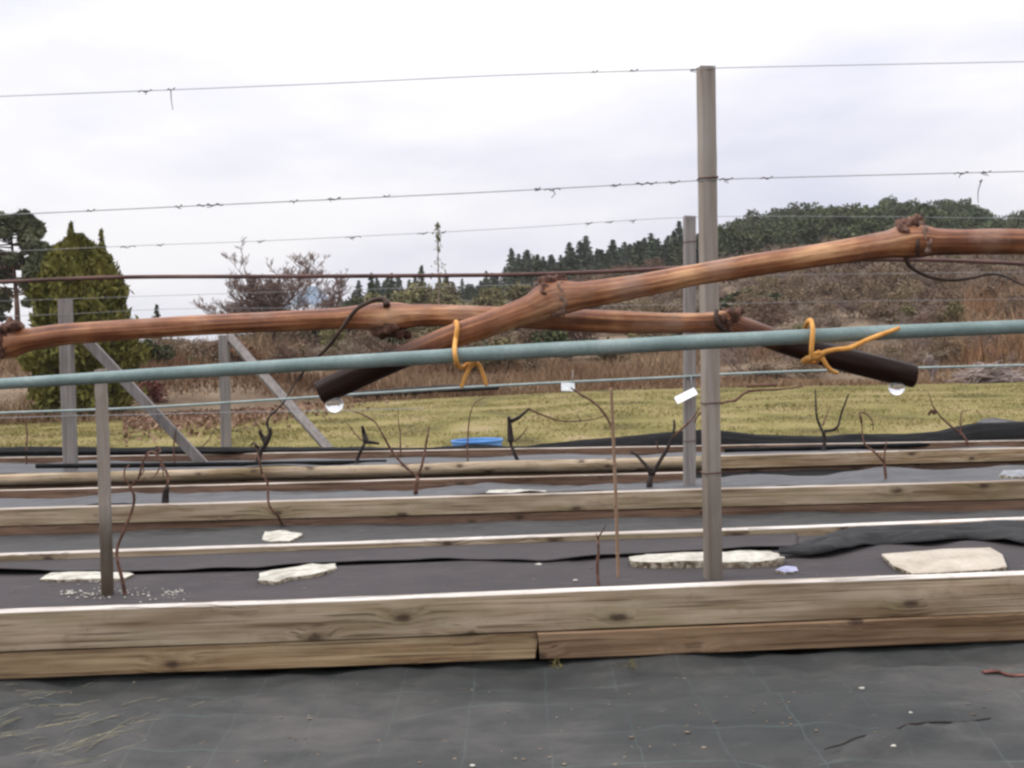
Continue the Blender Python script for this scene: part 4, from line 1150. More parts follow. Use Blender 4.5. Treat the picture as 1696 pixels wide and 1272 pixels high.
stone('narrow tilted white stone in the nearest bed, left of centre', [(428, 960), (430, 948), (470, 940), (520, 933), (554, 932), (558, 938), (530, 948), (480, 954), (455, 962)], z1, .016, M['stone'], seed=2, rough=.5)
stone('ragged pale flat stone on the path behind the nearest bed', [(434, 893), (438, 880), (470, 877), (484, 881), (501, 882), (498, 887), (480, 895), (450, 896)], -.125, .018, M['stone'], seed=3, rough=.5)
stone('big rough white stone behind the foot of the tallest post', [(1042, 928), (1044, 920), (1080, 916), (1180, 913), (1270, 911), (1292, 917), (1300, 924), (1280, 927), (1230, 929), (1150, 929), (1080, 930)], z1, .024, M['stone'], seed=4, rough=.8)
stone('smooth tan flat slab at the right of the nearest bed', [(1460, 917), (1500, 914), (1560, 909), (1640, 906), (1660, 917), (1668, 938), (1640, 942), (1560, 947), (1512, 949), (1480, 936)], z1, .016, M['slab'], 'stone_slab', 'slab', seed=5, rough=.12, rim=.985)
stone('long thin pale stone on the second bed membrane', [(803, 817), (810, 811), (860, 810), (905, 812), (903, 817), (860, 819)], z2, .018, M['stone'], seed=6)
stone('pale grey lump standing for a gleam at the right end of the second bed', [(1655, 786), (1662, 778), (1690, 777), (1720, 780), (1716, 787), (1680, 789)], z2, .016, mottled('grey_gleam', [(0.3, (.12, .125, .13)), (0.7, (.30, .31, .32))], 25), seed=7)  # gleam on the membrane, put in as a pale grey lump
stone('small lilac plastic scrap right of the tallest post foot', [(1284, 943), (1300, 936), (1318, 938), (1322, 944), (1300, 948)], z1, .006, mottled('lilac_scrap', [(0.3, (0.2, 0.2, 0.32)), (0.7, (0.42, 0.42, 0.55))], 40), 'plastic_scrap', 'scrap', seed=8)
def chip(label, px, py, z, r, mat='stone', group=None):
    if z < -.2: z = -.225 + path_h(0, 0, G(px, py, -.218))
    mb = MB(); lump(mb, G(px, py, z + r * .3), r, (1.5, 1.0, .5), .6, seed=px * .1, seg=8)
    tag(mb.build('pebble', M[mat], None, G(px, py, z)), label, 'pebble', group)
chip('white chip beside a slit in the nearest membrane', 892, 935, z1, .009)
chip('single white chip left of the short young vine', 953, 961, z1, .006)
chip('white chip near the right end of the front path', 1427, 1140, -.215, .006)
chip('pale chip low on the front path at the right', 1480, 1235, -.215, .005)
chip('pale chip on the front path, right of centre', 1508, 1180, -.215, .004)
chip('white chip at the lower edge of the front path', 783, 1268, -.215, .005)
chip('white chip beside the red brown bark strip', 1682, 1121, -.215, .005)
# crumbs of lime round the stake
mb = MB(); rr = random.Random(5)
for i in range(150):
    cxp = rr.choice([(178, 975, 30, 12), (250, 985, 45, 10), (292, 980, 16, 7), (150, 985, 40, 8), (118, 981, 12, 4), (170, 962, 50, 6)])
    px, py = rr.gauss(cxp[0], cxp[2] * .6), rr.gauss(cxp[1], cxp[3] * .5)
    py = min(py, 1000)
    lump(mb, G(px, py, z1 + .004), rr.uniform(.0015, .005), (1.3, 1.2, .7), .5, seed=i, seg=5)
tag(mb.build('lime_crumbs', M['stone']), 'white crumbs of lime scattered round the foot of the stake', 'gravel', kind='stuff')
def on_path(px, py, up=.004):
    p = G(px, py, -.218); p.z = -.225 + path_h(0, 0, p) + up; return p
mb = MB()
tube(mb, [on_path(1628, 1108), on_path(1650, 1104), on_path(1672, 1106), on_path(1700, 1107)], [.008, .012, .011, .009], 8, step=.01, rough=.4, flat=.4)
tag(mb.build('bark_strip', mottled('red_bark', [(0.3, (0.06, .022, .016)), (.7, (.20, .08, .06))], 30), None, G(1660, 1106, -.21)), 'red brown strip of bark on the front path at the right', 'bark')
mb = MB()
CREASE = [(1366, 1246), (1420, 1232), (1480, 1215), (1540, 1197), (1600, 1189), (1640, 1186)]  # dark crease of the fabric, its shade added as a thin strand
tube(mb, [on_path(x, interp(CREASE, x), .014) for x in np.linspace(1366, 1640, 34)], [.0016 + .0018 * math.sin(math.pi * (k + 2) / 40) for k in range(34)], 6, step=.01, rough=.3)
tag(mb.build('twig', M['vine_dark'], None, G(1480, 1215, -.21)), 'thin dark strand drawn in place of a fold crease in the front path', 'twig')
# dry straw gathered in the folds at the lower left, and tufts under the boards
mb = MB()
for i in range(120):
    px = rr.gauss(70, 85); py = rr.gauss(1195, 34)
    if py > 1268 or py < 1125: continue
    a = G(px, py, -.212); an = rr.gauss(.75, .18); L = rr.uniform(.03, .10)
    a.z = -.225 + path_h(0, 0, a) + .003
    e = a + Vector((math.cos(an) * L, math.sin(an) * L, 0)); e.z = -.225 + path_h(0, 0, e) + .002
    tube(mb, [a, a.lerp(e, .5) + Vector((0, 0, .003)), e], .0007, 3, step=.02)
tag(mb.build('straw', mottled('straw', [(.3, (.20, .18, .11)), (.7, (.36, .33, .22))], 30)), 'dry straw strewn along the folds of the front path at the left', 'straw', kind='stuff')
mb = MB()
for i in range(200):
    if i % 3: px, py = rr.uniform(-20, 1716), rr.uniform(1115, 1275); c = on_path(px, py, .001); q = rr.uniform(.0012, .0035)
    else:
        px = rr.uniform(-20, 1716); lo = interp([(0, 960), (848, 940), (1696, 905)], px); c = G(px, rr.uniform(lo, lo + 45), z1 + .003); q = rr.uniform(.0012, .003)
    lump(mb, c, q, (rr.uniform(1, 3), rr.uniform(.8, 2), .5), .5, seed=i, seg=5)
tag(mb.build('dirt_crumbs', mottled('dirt', [(.3, (.05, .035, .022)), (.5, (.16, .12, .08)), (.7, (.34, .29, .22))], 2.5)), 'crumbs of dirt and bark scattered over the front path and nearest bed', 'dirt', kind='stuff')
for k, (px, py, lab) in enumerate([(925, 1104, 'dry grass tuft at the joint of the two lower boards'), (1048, 1103, 'tiny dry tuft under the lower right board'), (570, 1098, 'dark moss tuft in the notch of the lower left board')]):
    mb = MB(); c = G(px, py, -.215); c.y -= .03
    for i in range(11):
        a = c + Vector((rr.gauss(0, .018), rr.uniform(-.01, .02), 0)); L = rr.uniform(.012, .035)
        tube(mb, [a, a + Vector((rr.gauss(0, .008), rr.gauss(0, .006), L * .6)), a + Vector((rr.gauss(0, .018), rr.gauss(0, .01), L))], [.0012, .001, .0004], 3, step=.02)
    tag(mb.build('grass_tuft', M['grass'] if k < 2 else M['green'], None, c), lab, 'grass tuft')

# blue tub
tb0 = G(790, 742, -.21); tb0.y += .0
d_t = 11.5; cx_t = P(790, 731, d_t)
tub = empty('plastic_tub', Vector((cx_t.x, cx_t.y, -.2)), 'round blue plastic tub sitting on the lawn behind the plastic roll', 'tub')
R_t = 44 * px_m(d_t); ztop = P(790, 728, d_t).z
def lathe(mb, c, prof, k=40):
    base = len(mb.v)
    for r, z in prof:
        for q in range(k):
            a = 2 * math.pi * q / k; mb.vert((c.x + r * math.cos(a), c.y + r * math.sin(a), z))
    for i in range(len(prof) - 1):
        for q in range(k):
            q2 = (q + 1) % k
            mb.face((base + i * k + q, base + i * k + q2, base + (i + 1) * k + q2, base + (i + 1) * k + q))
mb = MB(); zb_ = -.21
lathe(mb, cx_t, [(.001, zb_), (R_t * .88, zb_), (R_t * .96, ztop - .02), (R_t * .93, ztop - .02), (R_t * .85, zb_ + .02), (.001, zb_ + .02)]); mb.build('wall', M['blue'], tub)
mb = MB()
lathe(mb, cx_t, [(R_t * .965, ztop - .025), (R_t * 1.0, ztop - .012), (R_t * .985, ztop), (R_t * .93, ztop), (R_t * .925, ztop - .02)]); mb.build('rim', M['blue'], tub)

# small white ball under the cypress
mb = MB(); dwb = 18.5
lump(mb, P(150, 719, dwb), .055, (1, 1, .9), .2, seg=12)
tag(mb.build('ball', M['white'], None, P(150, 719, dwb)), 'small white ball on the grass under the cypress', 'ball')

# ================================================================== GRASS
def blades(name, n, mat, gen, h, wdt, label, cat, ln=.45):
    C, hh = gen(n)
    n = len(C)
    an = NR.uniform(0, 2 * np.pi, n)
    D = np.stack([np.cos(an), np.sin(an), np.zeros(n)], 1)
    lean = NR.normal(0, ln, (n, 2))
    ht = hh * NR.uniform(.5, 1.3, n)
    tip = C + np.stack([lean[:, 0] * ht, lean[:, 1] * ht, ht], 1)
    wv = D * (wdt * NR.uniform(.6, 1.4, n))[:, None]
    V = np.stack([C - wv, C + wv, tip], 1).reshape(-1, 3)
    o = np_mesh(name, V, np.arange(n * 3).reshape(n, 3), mat)
    return tag(o, label, cat, None, 'stuff')
def lawn_gen(n):
    v = NR.uniform(0, 1, n) ** 0.8
    px = NR.uniform(-160, 1860, n)
    e = np.array([lawn_edge(p) for p in px])
    y = 10.9 + (e + .6 - 10.9) * v
    x = y * (px - 848) / F
    clump = np.array([n3((a, b, 0), .8) for a, b in zip(x, y)])
    z = np.array([terr(a, b) for a, b in zip(x, y)])
    return np.stack([x, y, z - .01], 1), .036 * (1.0 + 1.2 * clump)
blades('lawn_grass', 90000, M['grass'], lawn_gen, .07, .008, 'yellowed winter grass of the lawn beyond the beds', 'grass', 1.0)
def brack_gen(n):
    px = NR.uniform(-300, 1980, n)
    e = np.array([lawn_edge(p) for p in px])
    y = e + 0.1 + 17 * NR.uniform(0, 1, n) ** 1.3
    x = y * (px - 848) / F
    z = np.array([terr(a, b) for a, b in zip(x, y)])
    cl = np.array([n3((a, b, 4), .22) for a, b in zip(x, y)])
    far = np.clip((y - e) / 10, 0, 1)
    return np.stack([x, y, z - .03], 1), (.20 + .55 * far) * np.clip(.6 + 1.7 * cl, .12, 1.8) * np.interp(px, [1100, 1250], [1.0, .72])
blades('dead_bracken', 60000, M['bracken'], brack_gen, .5, .022, 'brown dead bracken and long grass on the bank beyond the lawn', 'undergrowth')
n_ = 4200
pxl = np.clip(NR.normal(340, 110, n_), 205, 640); el_ = np.array([lawn_edge(p) for p in pxl])
yl_ = el_ - np.abs(NR.normal(0, 2.4, n_)) + .8; xl_ = yl_ * (pxl - 848) / F
zl_ = np.array([terr(a, b) for a, b in zip(xl_, yl_)]) + NR.uniform(0, .09, n_)
V, Fc = leaf_quads(np.stack([xl_, yl_, zl_], 1), .036, 1.0)
tag(np_mesh('leaf_litter', V, Fc, M['redleaf2']), 'fallen brown leaves and twigs along the lawn edge at the left', 'leaf litter', None, 'stuff')
def dry_gen(n):
    px = NR.uniform(1590, 2050, n)
    e = np.array([lawn_edge(p) for p in px])
    y = e + 4 + 32 * NR.uniform(0, 1, n)
    x = y * (px - 848) / F
    z = np.array([terr(a, b) for a, b in zip(x, y)])
    cl = np.array([n3((a, b, 9), .25) for a, b in zip(x, y)])
    return np.stack([x, y, z], 1), 1.15 * np.clip(.6 + 1.6 * cl, .2, 1.6)
blades('dry_grass', 12000, M['drygrass'], dry_gen, 1.2, .03, 'tall dry orange grass on the bank at the far right', 'grass')

# ================================================================== TREES
def cone_pts(n, h, r, z0=.1, power=1.0, shell=.55):
    t = 1 - np.sqrt(NR.uniform(0, 1, n)); t = np.clip(t, 0, .995)
    rad = r * (1 - t) ** power
    a = NR.uniform(0, 2 * np.pi, n)
    q = NR.uniform(0, 1, n) ** shell
    return np.stack([np.cos(a) * rad * q, np.sin(a) * rad * q, (z0 + t * (1 - z0)) * h], 1), t, a
def lobes(n, cs, seed=None):
    """points on/in ellipsoids; cs: (x, y, z, rx, ry, rz)"""
    cs = np.asarray(cs, float); w = cs[:, 3] * cs[:, 4]; w = w / w.sum()
    idx = NR.choice(len(cs), n, p=w)
    d = NR.normal(size=(n, 3)); d /= np.linalg.norm(d, axis=1)[:, None]
    rr = NR.uniform(.35, 1.08, (n, 1)) ** .6
    return cs[idx, :3] + d * rr * cs[idx, 3:6]
def mb_arrays(mb):
    return np.array(mb.v), [f for f in mb.f]
def join_mesh(name, leafV, leafF, mb_tr, mats):
    """one mesh: quads of foliage (slot 0) plus the tubes of the trunk (slot 1)"""
    me = bpy.data.meshes.new(name)
    nv = len(leafV)
    verts = list(map(tuple, leafV)) + list(mb_tr.v)
    faces = list(map(tuple, leafF)) + [tuple(i + nv for i in f) for f in mb_tr.f]
    me.from_pydata(verts, [], faces)
    mi = [0] * len(leafF) + [1] * len(mb_tr.f)
    me.polygons.foreach_set('material_index', mi)
    for m in mats: me.materials.append(m)
    me.update()
    return me
def spruce_mesh(h, r, n, mat, seed):
    V_, F_ = [], []
    C = []; AX = []
    rng = np.random.default_rng(seed)
    nb = int(h * 9)
    for i in range(nb):
        t = (i + .5) / nb; z = h * (.06 + .94 * t); L = r * (1 - t) ** .85 * rng.uniform(.7, 1.15) + .08
        a = i * 2.4 + rng.uniform(-.3, .3); k = max(3, int(n / nb * (0.4 + 1.2 * (1 - t))))
        s = rng.uniform(.15, 1, k)
        C.append(np.stack([np.cos(a) * L * s, np.sin(a) * L * s, z - .35 * L * s + rng.normal(0, .05, k)], 1) + rng.normal(0, .06 * L + .03, (k, 3)))
        AX.append(np.tile([math.cos(a), math.sin(a), -.45], (k, 1)))
    C = np.concatenate(C); AX = np.concatenate(AX)
    V, Fc = leaf_quads(C, .16, 1.6, axis=AX)
    mb = MB(); tube(mb, [(0, 0, 0), (0, 0, h * .6), (0, 0, h)], [h * .018, h * .01, .01], 5, step=h / 3)
    return join_mesh('spruce', V, Fc, mb, [mat, M['trunk']])
def pine_mesh(h, r, n, seed, mat):
    rng = np.random.default_rng(seed)
    cs = []
    mb = MB(); tube(mb, [(0, 0, 0), (.05 * h * rng.normal() * .3, 0, h * .5), (0, 0, h * .92)], [h * .022, h * .016, .03], 6, step=h / 4)
    for i in range(11):
        z = h * rng.uniform(.42, .93); a = rng.uniform(0, 6.28); q = r * rng.uniform(.25, .75) * (1.05 - abs(z / h - .65))
        c = (math.cos(a) * q, math.sin(a) * q, z)
        s = r * rng.uniform(.30, .5); cs.append((*c, s, s, s * .85))
        tube(mb, [(0, 0, z - .12 * h), c], [h * .006, h * .003], 4, step=h)
    cs.append((0, 0, h * .86, r * .55, r * .55, r * .45)); cs.append((0, 0, h * .6, r * .8, r * .8, r * .6))
    P_ = lobes(n, cs)
    V, Fc = leaf_quads(P_, .17, 1.3)
    return join_mesh('pine', V, Fc, mb, [mat, M['trunk']])
def bare_branches(mb, h, spread, rng, r0, levels=4, mi=0, upb=.35, kids=(3, 5), twig=.004):
    def grow(p, d, L, r, lv):
        k = 3
        pts = [p]
        q = p.copy(); dd = d.copy()
        for i in range(k):
            dd = (dd + Vector((rng.gauss(0, .16), rng.gauss(0, .16), rng.gauss(0, .1) + .06))).normalized()
            q = q + dd * (L / k); pts.append(q.copy())
        rads = [max(twig, r * (1 - .5 * i / k)) for i in range(k + 1)]
        tube(mb, pts, rads, 5 if lv > 2 else 3, step=L, mi=mi)
        if lv == 0: return
        for i in range(rng.randint(*kids)):
            t = rng.uniform(.25, 1.0); j = min(k - 1, int(t * k)); b = pts[j].lerp(pts[j + 1], t * k - j)
            a = rng.uniform(0, 6.28); s = Vector((math.cos(a) * spread, math.sin(a) * spread, rng.uniform(-.1, .6) + upb)).normalized()
            grow(b, (dd * .55 + s).normalized(), L * rng.uniform(.45, .72), r * .5, lv - 1)
    grow(Vector((0, 0, 0)), Vector((0, 0, 1)), h * .42, r0, levels)
def link_mesh(name, me, loc, rot=0, sc=(1, 1, 1), label=None, cat=None, group=None):
    o = bpy.data.objects.new(name, me); COL.objects.link(o)
    o.location = loc; o.rotation_euler = (0, 0, rot); o.scale = sc
    return tag(o, label, cat, group)
def ground_at(px, y):
    x = y * (px - 848) / F
    return Vector((x, y, terr(x, y) - .05))
rnd = random.Random(3)

# -- far wood on the hill
SPR = [spruce_mesh(7.0, 1.5, 620, M['spruce'], i) for i in range(4)]
PIN = [pine_mesh(6.5, 2.4, 1100, 20 + i, M['needle']) for i in range(4)]
n_far = 0
def zone(p):
    return ('left of the crossing canes' if p < 800 else 'above the middle bud' if p < 960 else 'left of the tallest post' if p < 1165 else
            'right of the tallest post' if p < 1290 else 'above the right orange tie' if p < 1420 else 'above the right bud' if p < 1560 else 'at the right edge')
for row, (dist, step) in enumerate([(185, 12), (178, 13), (170, 16), (160, 20), (150, 26), (140, 28), (130, 30), (120, 27), (110, 28)]):
    px = 560 + rnd.uniform(0, 20) + row * 9
    tier = 'on the hill skyline' if row < 1 else 'just under the skyline' if row < 2 else 'high on the hill' if row < 4 else 'half way up the hill' if row < 6 else 'low on the hill'
    while px < 1800:
        p = px + rnd.uniform(-7, 7)
        pineside = sstep(1120, 1260, p + rnd.uniform(-60, 60)) > .5
        skip = (1640 < p < 1664 and row < 2) or (row >= 4 and not pineside and rnd.random() < .5) or (row >= 7 and not pineside)
        if row >= 3 and p < 800: skip = True
        if not skip:
            y = dist + rnd.uniform(-4, 4)
            sc = rnd.uniform(.62, 1.05) * (0.9 if row > 2 else 1) * (.62 if p < 850 else 1)
            if pineside:
                lab = f'round topped dark pine {tier}, {zone(p)}'
                link_mesh('pine_tree', rnd.choice(PIN), ground_at(p, y), rnd.uniform(0, 6.28), (sc * .95, sc * .95, sc * .88), lab, 'tree', 'pines ' + tier + ' ' + zone(p))
            else:
                lab = f'pointed dark spruce {tier}, {zone(p)}'
                w = sc * rnd.uniform(1.2, 1.8)
                link_mesh('spruce_tree', rnd.choice(SPR), ground_at(p, y), rnd.uniform(0, 6.28), (w, w, sc * rnd.choice([.6, .66, .72, .78, .84, 1.0])), lab, 'tree', 'spruces ' + tier + ' ' + zone(p))
            n_far += 1
        px += step * rnd.uniform(.75, 1.3) * (1.35 if pineside else 1)

# -- shrubs and thickets of the middle distance (one mesh each, shared)
def shrub_mesh(h, r, n, mat, seed, size=.09):
    rng = np.random.default_rng(seed)
    cs = []
    mb = MB()
    for i in range(9):
        a = rng.uniform(0, 6.28); q = r * rng.uniform(.0, .7); z = h * rng.uniform(.3, .85) * (1 - .35 * q / r)
        s = r * rng.uniform(.28, .5); cs.append((math.cos(a) * q, math.sin(a) * q, z, s, s, s * rng.uniform(.7, 1.2)))
        tube(mb, [(0, 0, 0), (math.cos(a) * q * .5, math.sin(a) * q * .5, z * .55), (math.cos(a) * q, math.sin(a) * q, z)], [.03, .02, .008], 4, step=h / 2)
    for i in range(14):
        a = rng.uniform(0, 6.28); q = r * rng.uniform(.1, .8); z = h * rng.uniform(.75, 1.12)
        tube(mb, [(0, 0, h * .2), (math.cos(a) * q * .7, math.sin(a) * q * .7, z * .7), (math.cos(a) * q, math.sin(a) * q, z)], [.015, .010, .005], 3, step=h / 2)
    P_ = lobes(n, cs); P_ = P_[P_[:, 2] > .02]
    V, Fc = leaf_quads(P_, size, 1.2)
    return join_mesh('shrub', V, Fc, mb, [mat, M['twig']])
OLV = [shrub_mesh(3.2, 1.7, 1300, M['olive'], 40 + i) for i in range(3)]
GRN = [shrub_mesh(2.6, 1.6, 1500, M['green'], 50 + i) for i in range(2)]
RED = [shrub_mesh(2.8, 1.3, 1100, M['redleaf'], 60 + i, .07) for i in range(2)]
BRN = [shrub_mesh(2.8, 1.7, 2600, M['brownleaf'], 80 + i, .052) for i in range(3)]
BARE = []
for i in range(4):
    mb = MB(); rg = random.Random(70 + i)
    for s in range(4):
        m0 = len(mb.v)
        bare_branches(mb, 3.4, .75, rg, .04, 4, upb=.25, kids=(3, 4), twig=.009)
        a = rg.uniform(0, 6.28); sh = rg.uniform(.1, .5)
        for j in range(m0, len(mb.v)):
            v = mb.v[j]; mb.v[j] = (v[0] + math.cos(a) * (sh + v[2] * .22), v[1] + math.sin(a) * (sh + v[2] * .22), v[2])
    me = bpy.data.meshes.new('bare_shrub'); me.from_pydata(mb.v, [], mb.f); me.materials.append(M['twig']); me.update()
    BARE.append(me)
def put(kind, meshes, px, ytop, d, wpx, label, cat, group, name, mesh_h, mesh_w):
    g = ground_at(px, d)
    top = P(px, ytop, d).z
    h = max(.4, top - g.z)
    sz = h / mesh_h; sx = wpx * px_m(d) / mesh_w
    return link_mesh(name, rnd.choice(meshes), g, rnd.uniform(0, 6.28), (sx, sx, sz), label, cat, group)
def lw(p): return 'left of the cypress' if p < 80 else 'behind the cypress' if p < 210 else 'between the cypress and the second braced post' if p < 370 else 'right of the second braced post' if p < 500 else 'behind the left black cane end'
def dtier(d): return 'front rank' if d < 64 else 'middle rank' if d < 80 else 'back rank'
def where(p):
    return ('left of the blue tub' if p < 740 else 'above the blue tub' if p < 880 else 'under the middle bud' if p < 1020 else 'left of the tallest post' if p < 1165 else
            'right of the tallest post' if p < 1330 else 'above the right orange tie' if p < 1480 else 'above the right sap drop' if p < 1600 else 'at the right edge')
# olive thicket at mid distance
for i in range(78):
    px = rnd.uniform(600, 1190); d = rnd.uniform(50, 96)
    top = interp([(600, 490), (640, 470), (700, 464), (1000, 462), (1180, 470)], px) + (96 - d) * 1.5 + rnd.uniform(-10, 12)
    put('o', OLV, px, top, d, rnd.uniform(60, 110), f'olive green bushy shrub in the {dtier(d)} of the thicket, {where(px)}', 'shrub', f'olive shrubs in the {dtier(d)} of the thicket {where(px)}', 'olive_shrub', 3.1, 3.4)
def slope(d): return 'at the hill foot' if d < 85 else 'half way up' if d < 108 else 'below the far wood'
for i in range(84):
    px = rnd.uniform(980, 1760); d = rnd.uniform(56, 108)
    g = ground_at(px, d)
    hpx = rnd.uniform(40, 70)
    put('b', BARE, px, (hor(px) - (g.z - CAM_Z) * F / d) - hpx, d, rnd.uniform(55, 95), f'leafless brown grey bush {slope(d)}, {where(px)}', 'shrub', f'bare bushes {slope(d)} {where(px)}', 'bare_bush', 3.4, 2.8)
for i in range(34):
    px = rnd.uniform(1200, 1760); d = rnd.uniform(70, 130)
    g = ground_at(px, d)
    put('o', OLV, px, (hor(px) - (g.z - CAM_Z) * F / d) - rnd.uniform(25, 50), d, rnd.uniform(35, 70), f'dull green shrub among bare bushes {slope(d)}, {where(px)}', 'shrub', f'green shrubs {slope(d)} {where(px)}', 'olive_shrub', 3.1, 3.4)
for i in range(26):
    px = rnd.uniform(430, 1700); d = rnd.uniform(38, 52)
    put('b', BARE, px, interp([(430, 575), (700, 580), (1200, 570), (1700, 575)], px) + rnd.uniform(-18, 22), d, rnd.uniform(50, 90), f'low leafless brush just beyond the lawn, {where(px)}', 'shrub', f'low brush beyond the lawn {where(px)}', 'bare_bush', 3.4, 2.8)
for i in range(26):
    px = rnd.uniform(430, 1130); d = rnd.uniform(36, 50); k = rnd.random() < .45
    top = interp([(430, 560), (640, 540), (800, 535), (1130, 560)], px) + rnd.uniform(-14, 26)
    put('g', GRN if k else OLV, px, top, d, rnd.uniform(60, 120), f"{'dark green' if k else 'olive'} bush in the brush beyond the lawn, {where(px)}", 'shrub', f"{'dark' if k else 'olive'} bushes beyond the lawn {where(px)}", 'green_bush' if k else 'olive_shrub', 2.5 if k else 3.1, 3.3)
for i in range(120):
    px = rnd.uniform(215, 1760); d = rnd.uniform(44, 100) if px > 900 else rnd.uniform(34, 48)
    g = ground_at(px, d); hpx = rnd.uniform(34, 70)
    top = (hor(px) - (g.z - CAM_Z) * F / d) - hpx
    if px < 640: top = max(top, interp([(215, 548), (330, 566), (480, 535), (640, 512)], px))
    put('n', BRN, px, top, d, rnd.uniform(60, 115), f"dense brown scrub bush {'in front' if d < 50 else slope(d)}, {where(px) if px > 640 else lw(px)}", 'shrub', f"brown scrub {'in front' if d < 50 else slope(d)} {where(px) if px > 640 else lw(px)}", 'brown_bush', 2.7, 3.4)
for i in range(26):
    px = rnd.uniform(215, 640); d = rnd.uniform(36, 62); k = rnd.random() < .5
    top = interp([(215, 560), (330, 572), (480, 525), (640, 495)], px) + rnd.uniform(-8, 34)
    put('g', GRN if k else OLV, px, top, d, rnd.uniform(50, 100), f"{'dark green' if k else 'olive'} hedge bush {lw(px)}", 'shrub', f"{'dark' if k else 'olive'} hedge bushes {lw(px)}", 'green_bush' if k else 'olive_shrub', 2.5 if k else 3.1, 3.3)
for i in range(40):
    px = rnd.uniform(1185, 1770); d = rnd.uniform(29, 44); q = rnd.random()
    g = ground_at(px, d); top = (hor(px) - (g.z - CAM_Z) * F / d) - rnd.uniform(34, 78)
    if q < .6: put('b', BARE, px, top, d, rnd.uniform(60, 110), f'twiggy bare bush close behind the lawn, {where(px)}', 'shrub', f'twiggy bushes close behind the lawn {where(px)}', 'bare_bush', 3.4, 2.8)
    elif q < .82: put('n', BRN, px, top + 14, d, rnd.uniform(60, 110), f'low brown leafy bush close behind the lawn, {where(px)}', 'shrub', f'leafy bushes close behind the lawn {where(px)}', 'brown_bush', 2.7, 3.4)
    else: put('o', OLV, px, top + 16, d, rnd.uniform(50, 90), f'low olive bush close behind the lawn, {where(px)}', 'shrub', f'olive bushes close behind the lawn {where(px)}', 'olive_shrub', 3.1, 3.4)
for i in range(24):
    px = rnd.uniform(1230, 1560); d = rnd.uniform(46, 72); g = ground_at(px, d); k = rnd.random() < .5
    top = (hor(px) - (g.z - CAM_Z) * F / d) - rnd.uniform(32, 60)
    put('n', BRN if k else BARE, px, top, d, rnd.uniform(60, 110), f"{'brown leafy' if k else 'bare twiggy'} bush part way between lawn and hill, {where(px)}", 'shrub', f"{'leafy' if k else 'twiggy'} bushes between lawn and hill {where(px)}", 'brown_bush' if k else 'bare_bush', 2.7 if k else 3.4, 3.4 if k else 2.8)
# left hedge bits
for i in range(20):
    px = rnd.uniform(-60, 640); d = rnd.uniform(33, 50)
    top = interp([(-60, 560), (200, 545), (330, 560), (450, 545), (640, 530)], px) + rnd.uniform(-14, 20)
    if 20 < px < 200: top += 25
    put('b', BARE, px, top, d, rnd.uniform(60, 110), f'leafless brown hedge bush {lw(px)}', 'shrub', f'bare hedge bushes {lw(px)}', 'bare_bush', 3.4, 2.8)
for (px, top, d, w, lab) in [(245, 560, 30, 90, 'dark green round bush right of the cypress'), (330, 590, 33, 60, 'small dark green bush between the two struts'),
                             (560, 560, 42, 150, 'wide dark green bush behind the left cane, left of the olive thicket'), (700, 585, 40, 130, 'dark green bush low behind the left black cane end'), (470, 512, 55, 80, 'dark bush at the foot of the bare tree'),
                             (1238, 475, 60, 130, 'dark juniper like bush beside the tallest post'), (590, 488, 80, 70, 'dark bush beside the pale blue tunnel')]:
    put('g', GRN, px, top, d, w, lab, 'shrub', None, 'dark_bush', 2.4, 3.2)
for (px, top, d, w, lab) in [(1472, 455, 70, 100, 'red brown leafy shrub below the right end of the upper cane'), (1660, 560, 42, 90, 'small red brown shrub at the right edge of the bank'), (395, 560, 36, 90, 'red brown shrub behind the second braced post'), (255, 625, 24, 70, 'low red brown shrub at the left lawn edge')]:
    put('r', RED, px, top, d, w, lab, 'shrub', None, 'red_shrub', 2.7, 2.6)
# row of small spruces left of the hill
for (px, top, d, lab) in [(265, 505, 46, 'small pointed conifer tip right of the cypress'), (585, 497, 75, 'small pointed spruce right of the pale blue tunnel'), (622, 452, 95, 'dark spruce at the left end of the thicket'), (655, 452, 95, 'dark spruce second from the left above the thicket'), (705, 440, 100, 'slim spruce tip next to the tall thin tree'), (745, 452, 100, 'spruce just right of the tall thin tree')]:
    g = ground_at(px, d); h = P(px, top, d).z - g.z
    link_mesh('spruce_tree', rnd.choice(SPR), g, rnd.uniform(0, 6), (h / 7.2, h / 7.2, h / 7.0), lab, 'tree')

# -- the cypress on the left
dC = 22.0
gC = ground_at(138, dC); hC = P(135, 385, dC).z - gC.z
cyp = empty('cypress_tree', gC, 'broad yellow green cypress behind the first end post', 'tree')
mb = MB(); tube(mb, [gC, gC + Vector((.02, 0, hC * .5)), gC + Vector((0, 0, hC * .95))], [.09, .05, .012], 8, step=.3); mb.build('trunk', M['trunk'], cyp)
n = 32000
t = NR.uniform(0, 1, n)
prof = np.interp(t, [0, .08, .3, .55, .75, .88, 1.0], [.74, .92, 1.0, .93, .80, .55, .10]) * 0.96
a = NR.uniform(0, 2 * np.pi, n)
lob = 1 + np.array([.42 * n3((math.cos(aa) * 1.0, math.sin(aa) * 1.0, tt * 4), 1.9) + .22 * n3((math.cos(aa) * 2, math.sin(aa) * 2, tt * 9), 2.3) for aa, tt in zip(a, t)])
q = NR.uniform(0.25, 1, n) ** .35 * np.where(NR.uniform(0, 1, n) < .14, NR.uniform(1.0, 1.16, n), 1.0)
C = np.stack([np.cos(a) * prof * lob * q, np.sin(a) * prof * lob * q, t * hC * .95 + .12], 1)
AX = np.stack([np.cos(a) * .35, np.sin(a) * .35, np.ones(n)], 1)
spires = []
